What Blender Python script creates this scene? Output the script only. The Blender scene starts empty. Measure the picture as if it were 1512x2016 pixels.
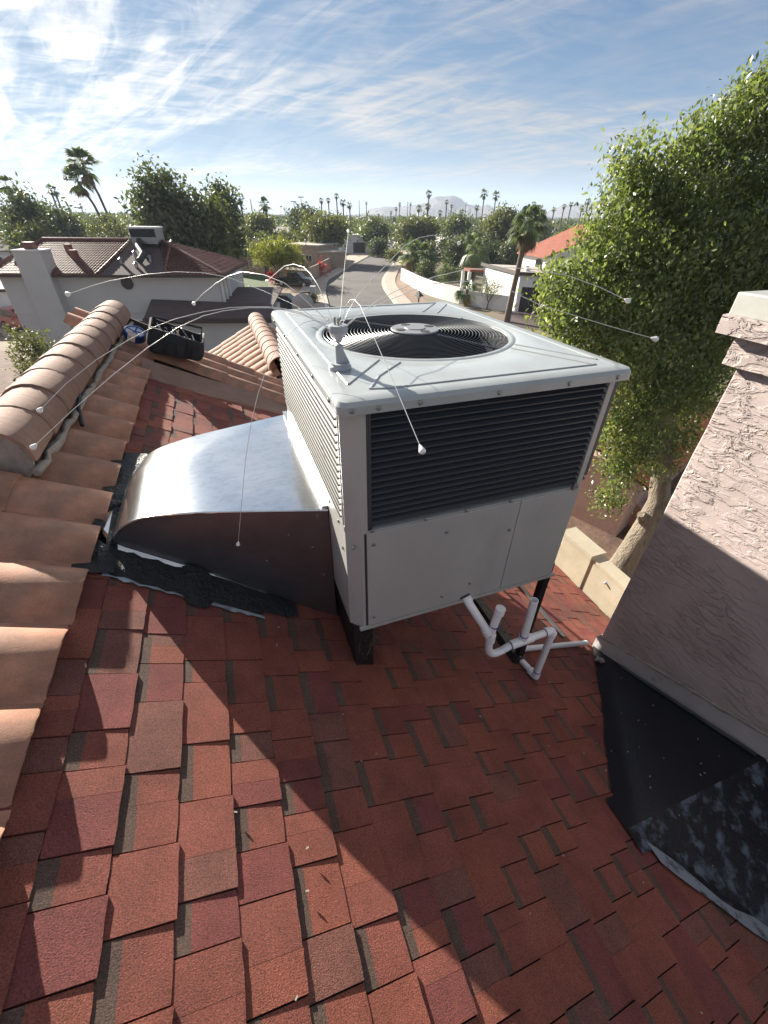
import bpy, math, random
import numpy as np
from mathutils import Vector, Matrix

random.seed(7)
RNG = np.random.default_rng(11)
scene = bpy.context.scene
COL = scene.collection

# ------------------------------------------------------------------ camera
FPX, PITCH, ROLL, YAW = 809.7, 0.62553, 0.0123, -0.35436     # focal length in photo pixels (1512 x 2016)
CAMZ = 9.0
cp, sp, cr, sr = math.cos(PITCH), math.sin(PITCH), math.cos(ROLL), math.sin(ROLL)
RC = np.array([[cr, -sr, 0], [sr, cr, 0], [0, 0, 1]]) @ np.array([[1, 0, 0], [0, -sp, -cp], [0, cp, -sp]])
cam_d = bpy.data.cameras.new('camera')
cam_d.sensor_fit = 'VERTICAL'
cam_d.sensor_height = 36.0
cam_d.lens = FPX / 2016 * 36
cam_d.clip_start = 0.05
cam_d.clip_end = 30000
cam = bpy.data.objects.new('camera', cam_d)
COL.objects.link(cam)
m = Matrix.Identity(4)
for i in range(3):
    m[i][0], m[i][1], m[i][2] = RC[0][i], -RC[1][i], -RC[2][i]
m[2][3] = CAMZ
cam.matrix_world = m
scene.camera = cam

# ------------------------------------------------------------------ sun, sky, exposure
TH = -YAW
VX = np.array([math.cos(TH), math.sin(TH), 0.0])     # roof "a" axis: down the slope
UX = np.array([-math.sin(TH), math.cos(TH), 0.0])    # roof "b" axis: along the ridge, away from the camera
SUN = -0.95 * VX + 2.22 * UX + np.array([0, 0, 1.0])
SUN = SUN / np.linalg.norm(SUN)
sun_elev = math.asin(SUN[2])
sun_head = math.atan2(SUN[0], SUN[1])
sun_d = bpy.data.lights.new('sun', 'SUN')
sun_d.energy = 5.0
sun_d.angle = math.radians(0.5)
sun_d.color = (1.0, 0.92, 0.80)
sun = bpy.data.objects.new('sun', sun_d)
COL.objects.link(sun)
sun.rotation_euler = Vector(SUN).to_track_quat('Z', 'Y').to_euler()
sun.location = (0, 0, 60)

world = bpy.data.worlds.new('World')
scene.world = world
world.use_nodes = True
nt = world.node_tree
nt.nodes.clear()


def nd(t, kind, **kw):
    n = t.nodes.new(kind)
    for k, v in kw.items():
        setattr(n, k, v)
    return n


def build_world():
    L = nt.links.new
    out = nd(nt, 'ShaderNodeOutputWorld')
    bg = nd(nt, 'ShaderNodeBackground')
    bg.inputs['Strength'].default_value = 0.05
    sky = nd(nt, 'ShaderNodeTexSky')
    sky.sky_type = 'NISHITA'
    sky.sun_disc = False
    sky.sun_elevation = sun_elev
    sky.sun_rotation = sun_head
    sky.altitude = 300
    sky.air_density = 0.62
    sky.dust_density = 0.05
    sky.ozone_density = 2.6
    tc = nd(nt, 'ShaderNodeTexCoord')
    sep = nd(nt, 'ShaderNodeSeparateXYZ')
    L(tc.outputs['Generated'], sep.inputs[0])

    def math_(op, a, b=None, clamp=False):
        n = nd(nt, 'ShaderNodeMath', operation=op)
        n.use_clamp = clamp
        for i, x in enumerate((a, b)):
            if x is None:
                continue
            if isinstance(x, (int, float)):
                n.inputs[i].default_value = x
            else:
                L(x, n.inputs[i])
        return n.outputs[0]
    zz = math_('ADD', math_('MAXIMUM', sep.outputs[2], 0.0), 0.12)
    px = math_('DIVIDE', sep.outputs[0], zz)
    py = math_('DIVIDE', sep.outputs[1], zz)
    comb = nd(nt, 'ShaderNodeCombineXYZ')
    L(px, comb.inputs[0]); L(py, comb.inputs[1])

    def noise(scale, rot, sx, sy, detail=7, rough=0.6, dist=0.6, off=0.0):
        mp = nd(nt, 'ShaderNodeMapping')
        mp.inputs['Scale'].default_value = (sx, sy, 1)
        mp.inputs['Location'].default_value = (off, off * 0.7, off)
        vr = nd(nt, 'ShaderNodeVectorRotate', rotation_type='Z_AXIS')
        vr.inputs['Angle'].default_value = rot
        L(comb.outputs[0], vr.inputs['Vector'])
        L(vr.outputs[0], mp.inputs[0])
        n = nd(nt, 'ShaderNodeTexNoise')
        n.inputs['Scale'].default_value = scale
        n.inputs['Detail'].default_value = detail
        n.inputs['Roughness'].default_value = rough
        n.inputs['Distortion'].default_value = dist
        L(mp.outputs[0], n.inputs['Vector'])
        return n.outputs[0]
    big = noise(0.9, 0.35, 0.5, 1.0, 5, 0.55, 0.5, 11.3)           # where the cirrus sheets lie
    streak = noise(3.0, -0.75, 1.6, 0.36, 9, 0.60, 1.2, 1.7)     # the fibres
    wisp = noise(4.6, -0.15, 0.55, 1.3, 9, 0.63, 1.5, 5.2)
    def ramp(x, lo, hi):
        n = nd(nt, 'ShaderNodeMapRange', interpolation_type='SMOOTHSTEP')
        n.inputs[1].default_value = lo; n.inputs[2].default_value = hi
        L(x, n.inputs[0])
        return n.outputs[0]
    a = ramp(big, 0.36, 0.6)
    b = ramp(streak, 0.36, 0.66)
    c = ramp(wisp, 0.38, 0.70)
    fib = math_('ADD', math_('MULTIPLY', b, 0.62), math_('MULTIPLY', c, 0.42))
    cov = math_('MULTIPLY', math_('ADD', math_('MULTIPLY', a, 0.78), 0.24), math_('ADD', math_('MULTIPLY', fib, 1.15), 0.06), True)
    fade = ramp(sep.outputs[2], 0.015, 0.075)
    cov = math_('MULTIPLY', cov, fade)
    # brighter towards the sun, as thin ice cloud is
    dot = nd(nt, 'ShaderNodeVectorMath', operation='DOT_PRODUCT')
    L(tc.outputs['Generated'], dot.inputs[0]); dot.inputs[1].default_value = tuple(SUN)
    glow = math_('POWER', math_('MAXIMUM', dot.outputs['Value'], 0.0), 6.0)
    cl = math_('ADD', math_('MULTIPLY', glow, 5.5), 3.6)
    cc = nd(nt, 'ShaderNodeCombineXYZ')
    L(cl, cc.inputs[0]); L(math_('MULTIPLY', cl, 0.985), cc.inputs[1]); L(math_('MULTIPLY', cl, 0.97), cc.inputs[2])
    # bright sky rolls off gently, as in the photograph
    sc = nd(nt, 'ShaderNodeSeparateColor'); L(sky.outputs[0], sc.inputs[0])
    ro = nd(nt, 'ShaderNodeCombineColor')
    for i, g in enumerate((0.72, 0.97, 1.30)):
        v = math_('MULTIPLY', sc.outputs[i], g)
        L(math_('DIVIDE', v, math_('ADD', math_('MULTIPLY', v, 0.15), 1.0)), ro.inputs[i])
    mix = nd(nt, 'ShaderNodeMix', data_type='RGBA')
    L(cov, mix.inputs[0]); L(ro.outputs[0], mix.inputs[6]); L(cc.outputs[0], mix.inputs[7])
    L(mix.outputs[2], bg.inputs[0])
    L(bg.outputs[0], out.inputs[0])


build_world()
scene.view_settings.view_transform = 'Standard'
scene.view_settings.look = 'None'
scene.view_settings.gamma = 1.0
scene.view_settings.use_curve_mapping = False
scene.view_settings.exposure = 1.62
scene.cycles.use_denoising = True
scene.cycles.max_bounces = 8
scene.cycles.volume_bounces = 1
scene.cycles.transparent_max_bounces = 8


# ------------------------------------------------------------------ places
def ray(px, py):
    d = RC.T @ np.array([(px - 756) / FPX, (py - 1008) / FPX, 1.0])
    return d


def G(px, py, z=0.0):                    # the point of the level z seen at a photo pixel
    d = ray(px, py)
    t = (z - CAMZ) / d[2]
    return np.array([d[0] * t, d[1] * t, z])


def Wd(px, py, D):                       # the point at forward distance D seen at a photo pixel
    d = ray(px, py)
    t = D / d[1]
    return np.array([0, 0, CAMZ]) + d * t


def HB(a, b, z):                         # roof frame to world
    return VX * a + UX * b + np.array([0, 0, CAMZ + z])


TR = math.radians(27.5)                  # roof pitch
SN, CN = math.sin(TR), math.cos(TR)
CR = -1.4674                             # roof plane: a*SN + z*CN = CR


def RP(s, b, h=0.0):                     # a point of the right-hand slope: s down it, b along, h above
    return (CR * SN + s * CN + h * SN, b, CR * CN - s * SN + h * CN)


def S_of(a):
    return (a - CR * SN) / CN


def RZ(a, h=0.0):                        # height of the roof plane at a
    return (CR + h - SN * a) / CN


# ------------------------------------------------------------------ mesh helpers
ORIG = {}


class MB:
    def __init__(self):
        self.v, self.f, self.mi = [], [], []
        self.cur = 0

    def add(self, vs, fs):
        o = len(self.v)
        self.v += [tuple(float(c) for c in p) for p in vs]
        for f in fs:
            self.f.append(tuple(i + o for i in f))
            self.mi.append(self.cur)
        return self

    def box(self, x0, x1, y0, y1, z0, z1):
        vs = [(x, y, z) for z in (z0, z1) for y in (y0, y1) for x in (x0, x1)]
        return self.add(vs, [(0, 2, 3, 1), (4, 5, 7, 6), (0, 1, 5, 4), (2, 6, 7, 3), (0, 4, 6, 2), (1, 3, 7, 5)])

    def hexa(self, lo, hi):              # two rings of four points
        return self.add(list(lo) + list(hi), [(3, 2, 1, 0), (4, 5, 6, 7), (0, 1, 5, 4), (1, 2, 6, 5), (2, 3, 7, 6), (3, 0, 4, 7)])

    def beam(self, p, q, w, h, up=(0, 0, 1)):
        p, q, up = np.array(p, float), np.array(q, float), np.array(up, float)
        d = (q - p) / np.linalg.norm(q - p)
        s = np.cross(d, up); s /= np.linalg.norm(s)
        t = np.cross(s, d)
        r = [(-1, -1), (1, -1), (1, 1), (-1, 1)]
        return self.hexa([p + s * i * w / 2 + t * j * h / 2 for i, j in r], [q + s * i * w / 2 + t * j * h / 2 for i, j in r])

    def tube(self, pts, rad, n=8, cap=True, squash=1.0):
        P = [np.array(p, float) for p in pts]
        R = rad if hasattr(rad, '__len__') else [rad] * len(P)
        ref = None
        rings = []
        for i, p in enumerate(P):
            d = P[min(i + 1, len(P) - 1)] - P[max(i - 1, 0)]
            d = d / (np.linalg.norm(d) + 1e-9)
            if ref is None:
                ref = np.array([0, 0, 1.0]) if abs(d[2]) < 0.9 else np.array([1.0, 0, 0])
                ref = np.cross(d, ref)
            ref = ref - d * (ref @ d)
            ref = ref / (np.linalg.norm(ref) + 1e-9)
            w = np.cross(d, ref)
            rings.append([p + R[i] * (ref * math.cos(2 * math.pi * k / n) + w * squash * math.sin(2 * math.pi * k / n)) for k in range(n)])
        vs = [q for r in rings for q in r]
        fs = []
        for i in range(len(P) - 1):
            for k in range(n):
                fs.append((i * n + k, i * n + (k + 1) % n, (i + 1) * n + (k + 1) % n, (i + 1) * n + k))
        if cap:
            fs.append(tuple(range(n - 1, -1, -1)))
            fs.append(tuple((len(P) - 1) * n + k for k in range(n)))
        return self.add(vs, fs)

    def lathe(self, prof, c, n=24, axis=None, cap=True):
        c = np.array(c, float)
        ax = np.array(axis if axis is not None else (0, 0, 1), float); ax /= np.linalg.norm(ax)
        e = np.cross(ax, (0, 0, 1) if abs(ax[2]) < 0.9 else (1, 0, 0)); e /= np.linalg.norm(e)
        g = np.cross(ax, e)
        vs, fs = [], []
        for r, z in prof:
            for k in range(n):
                t = 2 * math.pi * k / n
                vs.append(c + ax * z + r * (e * math.cos(t) + g * math.sin(t)))
        for i in range(len(prof) - 1):
            for k in range(n):
                fs.append((i * n + k, i * n + (k + 1) % n, (i + 1) * n + (k + 1) % n, (i + 1) * n + k))
        if cap:
            fs.append(tuple(range(n - 1, -1, -1)))
            fs.append(tuple((len(prof) - 1) * n + k for k in range(n)))
        return self.add(vs, fs)

    def prism(self, poly, z0, z1):
        n = len(poly)
        vs = [(p[0], p[1], z0) for p in poly] + [(p[0], p[1], z1) for p in poly]
        fs = [tuple(range(n - 1, -1, -1)), tuple(range(n, 2 * n))]
        fs += [(i, (i + 1) % n, n + (i + 1) % n, n + i) for i in range(n)]
        return self.add(vs, fs)

    def extrude(self, poly3, d):         # closed polygon of 3-D points swept by d
        n = len(poly3)
        d = np.array(d, float)
        vs = [np.array(p, float) for p in poly3]
        vs = vs + [p + d for p in vs]
        fs = [tuple(range(n - 1, -1, -1)), tuple(range(n, 2 * n))]
        fs += [(i, (i + 1) % n, n + (i + 1) % n, n + i) for i in range(n)]
        return self.add(vs, fs)

    def grid(self, fn, us, vs_):
        nu, nv = len(us), len(vs_)
        vs = [fn(u, v) for u in us for v in vs_]
        fs = [(i * nv + j, (i + 1) * nv + j, (i + 1) * nv + j + 1, i * nv + j + 1) for i in range(nu - 1) for j in range(nv - 1)]
        return self.add(vs, fs)

    def mesh(self, name, mats, origin=(0, 0, 0), smooth=None, fix=True):
        me = bpy.data.meshes.new(name)
        o = np.array(origin, float)
        me.from_pydata([(p[0] - o[0], p[1] - o[1], p[2] - o[2]) for p in self.v], [], self.f)
        for mt in (mats if isinstance(mats, (list, tuple)) else [mats]):
            me.materials.append(mt)
        if any(self.mi):
            me.polygons.foreach_set('material_index', self.mi)
        if fix:
            import bmesh
            bm = bmesh.new(); bm.from_mesh(me)
            bmesh.ops.recalc_face_normals(bm, faces=bm.faces)
            bm.to_mesh(me); bm.free()
        if smooth is not None:
            me.polygons.foreach_set('use_smooth', [True] * len(me.polygons))
            me.set_sharp_from_angle(angle=math.radians(smooth))
        me.update()
        return me

    def build(self, name, mats, parent=None, smooth=None, fix=True, label=None, kind=None):
        org = ORIG[parent.name] if parent is not None else (0, 0, 0)
        ob = bpy.data.objects.new(name, self.mesh(name, mats, org, smooth, fix))
        COL.objects.link(ob)
        if parent is not None:
            ob.parent = parent
        ORIG[ob.name] = org
        if label: ob['label'] = label
        if kind: ob['kind'] = kind
        return ob


def put(name, me, parent, loc, rot=(0, 0, 0), scale=None):       # a further object on shared mesh data; loc in the thing's frame
    ob = bpy.data.objects.new(name, me)
    COL.objects.link(ob)
    org = ORIG[parent.name]
    ob.parent = parent
    ob.location = [loc[i] - org[i] for i in range(3)]
    ob.rotation_euler = rot
    if scale is not None:
        ob.scale = (scale,) * 3 if not hasattr(scale, '__len__') else scale
    ORIG[ob.name] = tuple(loc)
    return ob


def tag(ob, label, cat, group=None):
    ob['label'] = label
    ob['category'] = cat
    if group: ob['group'] = group
    return ob


def thing(name, label, cat, loc, group=None, rz=0.0):            # Empty in the world frame
    e = bpy.data.objects.new(name, None)
    COL.objects.link(e)
    e.empty_display_size = 0.2
    e.location = loc
    e.rotation_euler = (0, 0, rz)
    ORIG[e.name] = (0, 0, 0) if rz else tuple(loc)
    return tag(e, label, cat, group)


def rthing(name, label, cat, a, b, z, group=None):               # Empty in the roof frame; parts are given in (a, b, z)
    e = bpy.data.objects.new(name, None)
    COL.objects.link(e)
    e.empty_display_size = 0.2
    e.location = HB(a, b, z)
    e.rotation_euler = (0, 0, TH)
    ORIG[e.name] = (a, b, z)
    return tag(e, label, cat, group)


def struct(ob):
    ob['kind'] = 'structure'
    return ob


# ------------------------------------------------------------------ materials
def mat(name, col, rough=0.7, metal=0.0, spec=0.5, var=0.0, vscale=3.0, bump=0.0, bscale=40.0, bdist=0.01, col2=None, c2lo=0.45, c2hi=0.6,
        c2scale=4.0, objvar=0.0, fine=0.0, fscale=300.0, coat=0.0, stretch=None, trans=0.0, detail=6, attr=None, alpha=None):
    mt = bpy.data.materials.new(name)
    mt.use_nodes = True
    t = mt.node_tree
    L = t.links.new
    bs = t.nodes['Principled BSDF']
    bs.inputs['Roughness'].default_value = rough
    bs.inputs['Metallic'].default_value = metal
    bs.inputs['Specular IOR Level'].default_value = spec
    bs.inputs['Coat Weight'].default_value = coat
    tc = nd(t, 'ShaderNodeTexCoord')
    vec = tc.outputs['Object']
    if stretch:
        mp = nd(t, 'ShaderNodeMapping'); mp.inputs['Scale'].default_value = stretch
        L(vec, mp.inputs[0]); vec = mp.outputs[0]

    def noise(sc, det=detail, rg=0.6):
        n = nd(t, 'ShaderNodeTexNoise')
        n.inputs['Scale'].default_value = sc; n.inputs['Detail'].default_value = det; n.inputs['Roughness'].default_value = rg
        L(vec, n.inputs['Vector'])
        return n.outputs[0]

    def mixc(f, a, b, blend='MIX'):
        n = nd(t, 'ShaderNodeMix', data_type='RGBA', blend_type=blend)
        for i, x in ((0, f), (6, a), (7, b)):
            if isinstance(x, (int, float)): n.inputs[i].default_value = x
            elif isinstance(x, tuple): n.inputs[i].default_value = x
            else: L(x, n.inputs[i])
        return n.outputs[2]

    def rng(x, lo, hi, a=0.0, b=1.0):
        n = nd(t, 'ShaderNodeMapRange')
        n.inputs[1].default_value = lo; n.inputs[2].default_value = hi; n.inputs[3].default_value = a; n.inputs[4].default_value = b
        L(x, n.inputs[0])
        return n.outputs[0]
    c = (*col, 1)
    if attr:
        an = nd(t, 'ShaderNodeAttribute'); an.attribute_name = attr
        c = mixc(1.0, c, an.outputs['Color'], 'MULTIPLY')
    if col2:
        c = mixc(rng(noise(c2scale), c2lo, c2hi), c, (*col2, 1))
    if objvar:
        oi = nd(t, 'ShaderNodeObjectInfo')
        g = nd(t, 'ShaderNodeCombineColor')
        r = rng(oi.outputs['Random'], 0, 1, 1 - objvar, 1 + objvar)
        for i in range(3): L(r, g.inputs[i])
        c = mixc(1.0, c, g.outputs[0], 'MULTIPLY')
    for amt, sc in ((var, vscale), (fine, fscale)):
        if amt:
            g = nd(t, 'ShaderNodeCombineColor')
            r = rng(noise(sc, 4 if sc > 100 else detail), 0.3, 0.7, 1 - amt, 1 + amt)
            for i in range(3): L(r, g.inputs[i])
            c = mixc(1.0, c, g.outputs[0], 'MULTIPLY')
    if isinstance(c, tuple): bs.inputs['Base Color'].default_value = c
    else: L(c, bs.inputs['Base Color'])
    if bump:
        b = nd(t, 'ShaderNodeBump')
        b.inputs['Strength'].default_value = bump; b.inputs['Distance'].default_value = bdist
        L(noise(bscale), b.inputs['Height'])
        L(b.outputs[0], bs.inputs['Normal'])
    if trans:
        tr = nd(t, 'ShaderNodeBsdfTranslucent')
        mx = nd(t, 'ShaderNodeMixShader'); mx.inputs[0].default_value = trans
        if isinstance(c, tuple): tr.inputs[0].default_value = (c[0] * 1.6, c[1] * 1.7, c[2] * 0.8, 1)
        else: L(mixc(1.0, c, (1.7, 1.8, 0.7, 1), 'MULTIPLY'), tr.inputs[0])
        L(bs.outputs[0], mx.inputs[1]); L(tr.outputs[0], mx.inputs[2])
        L(mx.outputs[0], t.nodes['Material Output'].inputs[0])
    return mt


M = {}
# shingles: granules in several blends
SH = [mat('shingle_red', (0.235, 0.070, 0.050), 0.85, col2=(0.169, 0.045, 0.029), c2scale=2.6, c2lo=0.45, c2hi=0.75, fine=0.55, fscale=260, bump=0.9, bscale=330, bdist=0.004, var=0.18, vscale=9),
      mat('shingle_orange', (0.26, 0.078, 0.050), 0.85, col2=(0.187, 0.050, 0.029), c2scale=2.6, c2lo=0.45, c2hi=0.75, fine=0.55, fscale=260, bump=0.9, bscale=330, bdist=0.004, var=0.15, vscale=9),
      mat('shingle_maroon', (0.20, 0.054, 0.046), 0.85, col2=(0.137, 0.034, 0.028), c2scale=2.6, c2lo=0.45, c2hi=0.75, fine=0.55, fscale=260, bump=0.9, bscale=330, bdist=0.004, var=0.18, vscale=9),
      mat('shingle_brown', (0.19, 0.074, 0.055), 0.85, col2=(0.130, 0.048, 0.035), c2scale=2.6, c2lo=0.45, c2hi=0.75, fine=0.6, fscale=260, bump=0.9, bscale=330, bdist=0.004, var=0.2, vscale=9),
      mat('shingle_band', (0.105, 0.066, 0.050), 0.88, fine=0.6, fscale=260, bump=0.9, bscale=330, bdist=0.004, var=0.2, vscale=9)]
M['deck'] = mat('asphalt_felt', (0.03, 0.022, 0.020), 0.9)
M['tile'] = mat('clay_tile', (0.40, 0.200, 0.130), 0.78, var=0.24, vscale=9, fine=0.16, fscale=220, bump=0.45, bscale=240, bdist=0.004, objvar=0.2, col2=(0.29, 0.165, 0.115), c2lo=0.50, c2hi=0.66, c2scale=6)
M['ridge'] = mat('ridge_clay', (0.27, 0.16, 0.115), 0.8, var=0.2, vscale=9, fine=0.15, fscale=200, bump=0.5, bscale=30, bdist=0.006, objvar=0.1, stretch=(1, 7, 1), col2=(0.24, 0.13, 0.10), c2lo=0.5, c2hi=0.75, c2scale=4)
M['orange_tile'] = mat('orange_tile', (0.46, 0.16, 0.08), 0.8, var=0.2, vscale=3, objvar=0.1)
M['red_tile'] = mat('red_tile', (0.15, 0.058, 0.044), 0.55, var=0.3, vscale=2.2, objvar=0.1)
M['lit_red_roof'] = mat('red_shingle_roof', (0.27, 0.085, 0.052), 0.85, var=0.2, vscale=1.5, bump=0.5, bscale=8, bdist=0.03)
M['mortar'] = mat('mortar', (0.34, 0.29, 0.25), 0.9, var=0.2, vscale=20, bump=0.8, bscale=60, bdist=0.01)
M['paint'] = mat('grey_enamel', (0.40, 0.402, 0.385), 0.34, spec=0.5, var=0.07, vscale=2.2, stretch=(1, 1, .45), col2=(0.34, 0.335, 0.315), c2scale=5, c2lo=0.55, c2hi=0.75, bump=0.05, bscale=14, bdist=0.01, coat=0.15)
M['paint_top'] = mat('grey_enamel_top', (0.37, 0.40, 0.40), 0.30, spec=0.6, var=0.06, vscale=4, coat=0.25, bump=0.05, bscale=9, bdist=0.012, col2=(0.33, 0.35, 0.345), c2scale=6, c2lo=0.5, c2hi=0.7)
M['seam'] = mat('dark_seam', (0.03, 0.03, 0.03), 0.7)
M['coil'] = mat('condenser_coil', (0.006, 0.008, 0.012), 0.5, spec=0.5, var=0.3, vscale=5)  # near-black: the shade behind the louvres is put into the colour
M['coil_lit'] = mat('coil_lit', (0.06, 0.06, 0.06), 0.5)  # lighter copy of the coil for the sunlit left side
M['louvre'] = mat('dark_louvre', (0.045, 0.05, 0.058), 0.4, spec=0.5)
M['louvre_lit'] = mat('sunlit_louvre', (0.36, 0.355, 0.33), 0.3, spec=0.6, coat=0.2)  # slat copy for the sunlit side, its brightness put into the colour
M['wire'] = mat('grille_wire', (0.16, 0.17, 0.18), 0.28, metal=0.7)
M['fan_dark'] = mat('fan_cavity', (0.010, 0.013, 0.020), 0.6)
M['fan'] = mat('fan_blade', (0.018, 0.021, 0.028), 0.5)
M['screw'] = mat('screw_zinc', (0.30, 0.30, 0.29), 0.35, metal=0.8)
M['galv'] = mat('galvanised_sheet', (0.70, 0.73, 0.75), 0.17, metal=1.0, var=0.06, vscale=7, bump=0.05, bscale=3.0, bdist=0.02, col2=(0.62, 0.65, 0.67), c2scale=26, c2lo=0.5, c2hi=0.62, stretch=(1, 1.6, 1))
M['galv_dull'] = mat('dull_galvanised', (0.27, 0.27, 0.29), 0.36, metal=0.9, var=0.12, vscale=9)
M['tar'] = mat('roof_tar', (0.010, 0.011, 0.013), 0.42, spec=0.5, bump=0.9, bscale=45, bdist=0.02, var=0.3, vscale=12)
M['tar_edge'] = mat('tar_primer', (0.30, 0.34, 0.38), 0.6, var=0.4, vscale=20)
M['membrane'] = mat('black_membrane', (0.005, 0.007, 0.014), 0.36, spec=0.5, var=0.3, vscale=5, bump=0.3, bscale=60, bdist=0.006)
M['smear'] = mat('smeared_membrane', (0.004, 0.005, 0.010), 0.5, col2=(0.10, 0.13, 0.17), c2lo=0.50, c2hi=0.66, c2scale=13, stretch=(1, 1, 1), bump=0.8, bscale=25, bdist=0.012)
M['chalk'] = mat('chalky_edge', (0.22, 0.25, 0.29), 0.8, col2=(0.012, 0.013, 0.018), c2lo=0.52, c2hi=0.70, c2scale=16)
M['flash'] = mat('painted_flashing', (0.47, 0.44, 0.43), 0.55, var=0.14, vscale=6, col2=(0.22, 0.19, 0.18), c2lo=0.62, c2hi=0.74, c2scale=5)
M['tan_flash'] = mat('tan_flashing', (0.25, 0.155, 0.115), 0.8, var=0.15, vscale=5, fine=0.3, fscale=200)
M['cap_metal'] = mat('chimney_metal', (0.50, 0.50, 0.46), 0.38, metal=0.25, var=0.1, vscale=8)
M['pvc'] = mat('white_pvc', (0.88, 0.89, 0.90), 0.3, spec=0.5)
M['purple'] = mat('purple_primer', (0.10, 0.04, 0.22), 0.4)
M['black'] = mat('black_steel', (0.014, 0.014, 0.016), 0.45)
M['rubber'] = mat('black_fabric', (0.016, 0.018, 0.022), 0.75, bump=0.5, bscale=200, bdist=0.003)
M['steel'] = mat('bright_steel', (0.62, 0.62, 0.6), 0.22, metal=1.0)
M['blue'] = mat('blue_plastic', (0.02, 0.06, 0.22), 0.35)
M['pale_face'] = mat('pale_dial', (0.55, 0.62, 0.70), 0.35)
M['label'] = mat('paper_tag', (0.55, 0.42, 0.38), 0.7)
M['spring'] = mat('white_rod', (0.75, 0.76, 0.72), 0.3, metal=0.3)
M['tip'] = mat('white_tip', (0.85, 0.85, 0.83), 0.35)
M['plastic'] = mat('grey_plastic', (0.33, 0.35, 0.38), 0.45)
M['parapet'] = mat('parapet_stucco', (0.40, 0.355, 0.265), 0.88, var=0.10, vscale=5, bump=0.4, bscale=60, bdist=0.006, col2=(0.38, 0.33, 0.25), c2lo=0.6, c2hi=0.8)
M['house_stucco'] = mat('house_stucco', (0.42, 0.33, 0.28), 0.9, bump=0.5, bscale=40)
# neighbourhood
M['stucco_blue'] = mat('grey_white_stucco', (0.50, 0.505, 0.49), 0.9, var=0.06, vscale=0.6, bump=0.3, bscale=8, bdist=0.02, detail=8)
M['white_stucco'] = mat('white_stucco', (0.74, 0.73, 0.72), 0.88, var=0.05, vscale=0.8)
M['tan_block'] = mat('tan_block', (0.36, 0.28, 0.21), 0.9, var=0.15, vscale=1.2, bump=0.4, bscale=6, bdist=0.02)
M['pinkwall'] = mat('pink_stucco', (0.50, 0.33, 0.27), 0.9, var=0.1, vscale=3)
M['brown_roof'] = mat('brown_roof', (0.085, 0.060, 0.058), 0.85, var=0.2, vscale=1.2)
M['grey_roof'] = mat('grey_shingle', (0.13, 0.12, 0.115), 0.85, var=0.2, vscale=1)
M['flat_roof'] = mat('flat_roof', (0.42, 0.38, 0.34), 0.85, var=0.12, vscale=0.6)
M['fascia'] = mat('dark_fascia', (0.06, 0.045, 0.04), 0.7)
M['glass'] = mat('dark_glass', (0.02, 0.025, 0.03), 0.08, spec=0.8)
M['door'] = mat('dark_door', (0.05, 0.045, 0.045), 0.6)
M['asphalt'] = mat('asphalt', (0.105, 0.096, 0.088), 0.9, var=0.14, vscale=0.25, fine=0.12, fscale=5, col2=(0.085, 0.078, 0.072), c2scale=0.12, c2lo=0.45, c2hi=0.62)
M['concrete'] = mat('concrete', (0.42, 0.35, 0.29), 0.9, var=0.12, vscale=0.4)
M['kerb'] = mat('kerb_concrete', (0.46, 0.41, 0.36), 0.9, var=0.1, vscale=0.8)
M['gravel'] = mat('desert_gravel', (0.24, 0.165, 0.12), 0.95, var=0.25, vscale=0.5, fine=0.3, fscale=9)
M['ground'] = mat('desert_ground', (0.19, 0.15, 0.11), 0.95, var=0.3, vscale=0.05, col2=(0.11, 0.11, 0.065), c2scale=0.03, c2lo=0.45, c2hi=0.6)
M['soil'] = mat('bare_soil', (0.115, 0.068, 0.048), 0.95, var=0.35, vscale=1.6, bump=0.6, bscale=5, bdist=0.05, col2=(0.16, 0.10, 0.075), c2scale=1.1)
M['lawn'] = mat('lawn', (0.055, 0.10, 0.028), 0.95, var=0.3, vscale=1.5)
M['rock'] = mat('mountain_rock', (0.09, 0.078, 0.075), 0.95, var=0.3, vscale=0.02, bump=0.9, bscale=0.024, bdist=15, detail=9)
M['white_car'] = mat('white_car_paint', (0.75, 0.75, 0.73), 0.25, coat=0.6)
M['dark_car'] = mat('dark_car_paint', (0.035, 0.045, 0.060), 0.25, coat=0.6)
M['black_car'] = mat('black_car_paint', (0.012, 0.013, 0.016), 0.22, coat=0.7)
M['tyre'] = mat('tyre_rubber', (0.02, 0.02, 0.02), 0.85)
M['rim'] = mat('wheel_rim', (0.45, 0.45, 0.46), 0.3, metal=0.8)
M['lamp_glass'] = mat('lamp_glass', (0.6, 0.6, 0.62), 0.15)
M['red_lamp'] = mat('red_lamp', (0.35, 0.02, 0.02), 0.25)
# plants; 'tint' is each leaf's own shade
M['bark'] = mat('pale_bark', (0.23, 0.19, 0.145), 0.9, var=0.3, vscale=5, bump=1.0, bscale=16, bdist=0.12, stretch=(1, 1, 0.25), col2=(0.10, 0.085, 0.06), c2lo=0.55, c2hi=0.7)
M['dark_bark'] = mat('dark_bark', (0.085, 0.065, 0.05), 0.95, var=0.3, vscale=2)
M['palm_bark'] = mat('palm_bark', (0.15, 0.115, 0.09), 0.95, var=0.25, vscale=3, bump=0.6, bscale=9, stretch=(1, 1, 4))
M['ficus'] = mat('ficus_leaf', (0.134, 0.165, 0.082), 0.36, spec=0.5, attr='tint', trans=0.46)
M['leaf_dark'] = mat('dark_leaf', (0.080, 0.100, 0.056), 0.55, attr='tint', trans=0.25)
M['leaf_olive'] = mat('olive_leaf', (0.105, 0.115, 0.050), 0.55, attr='tint', trans=0.32)
M['leaf_yellow'] = mat('yellow_green_leaf', (0.135, 0.145, 0.030), 0.55, attr='tint', trans=0.40)
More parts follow.
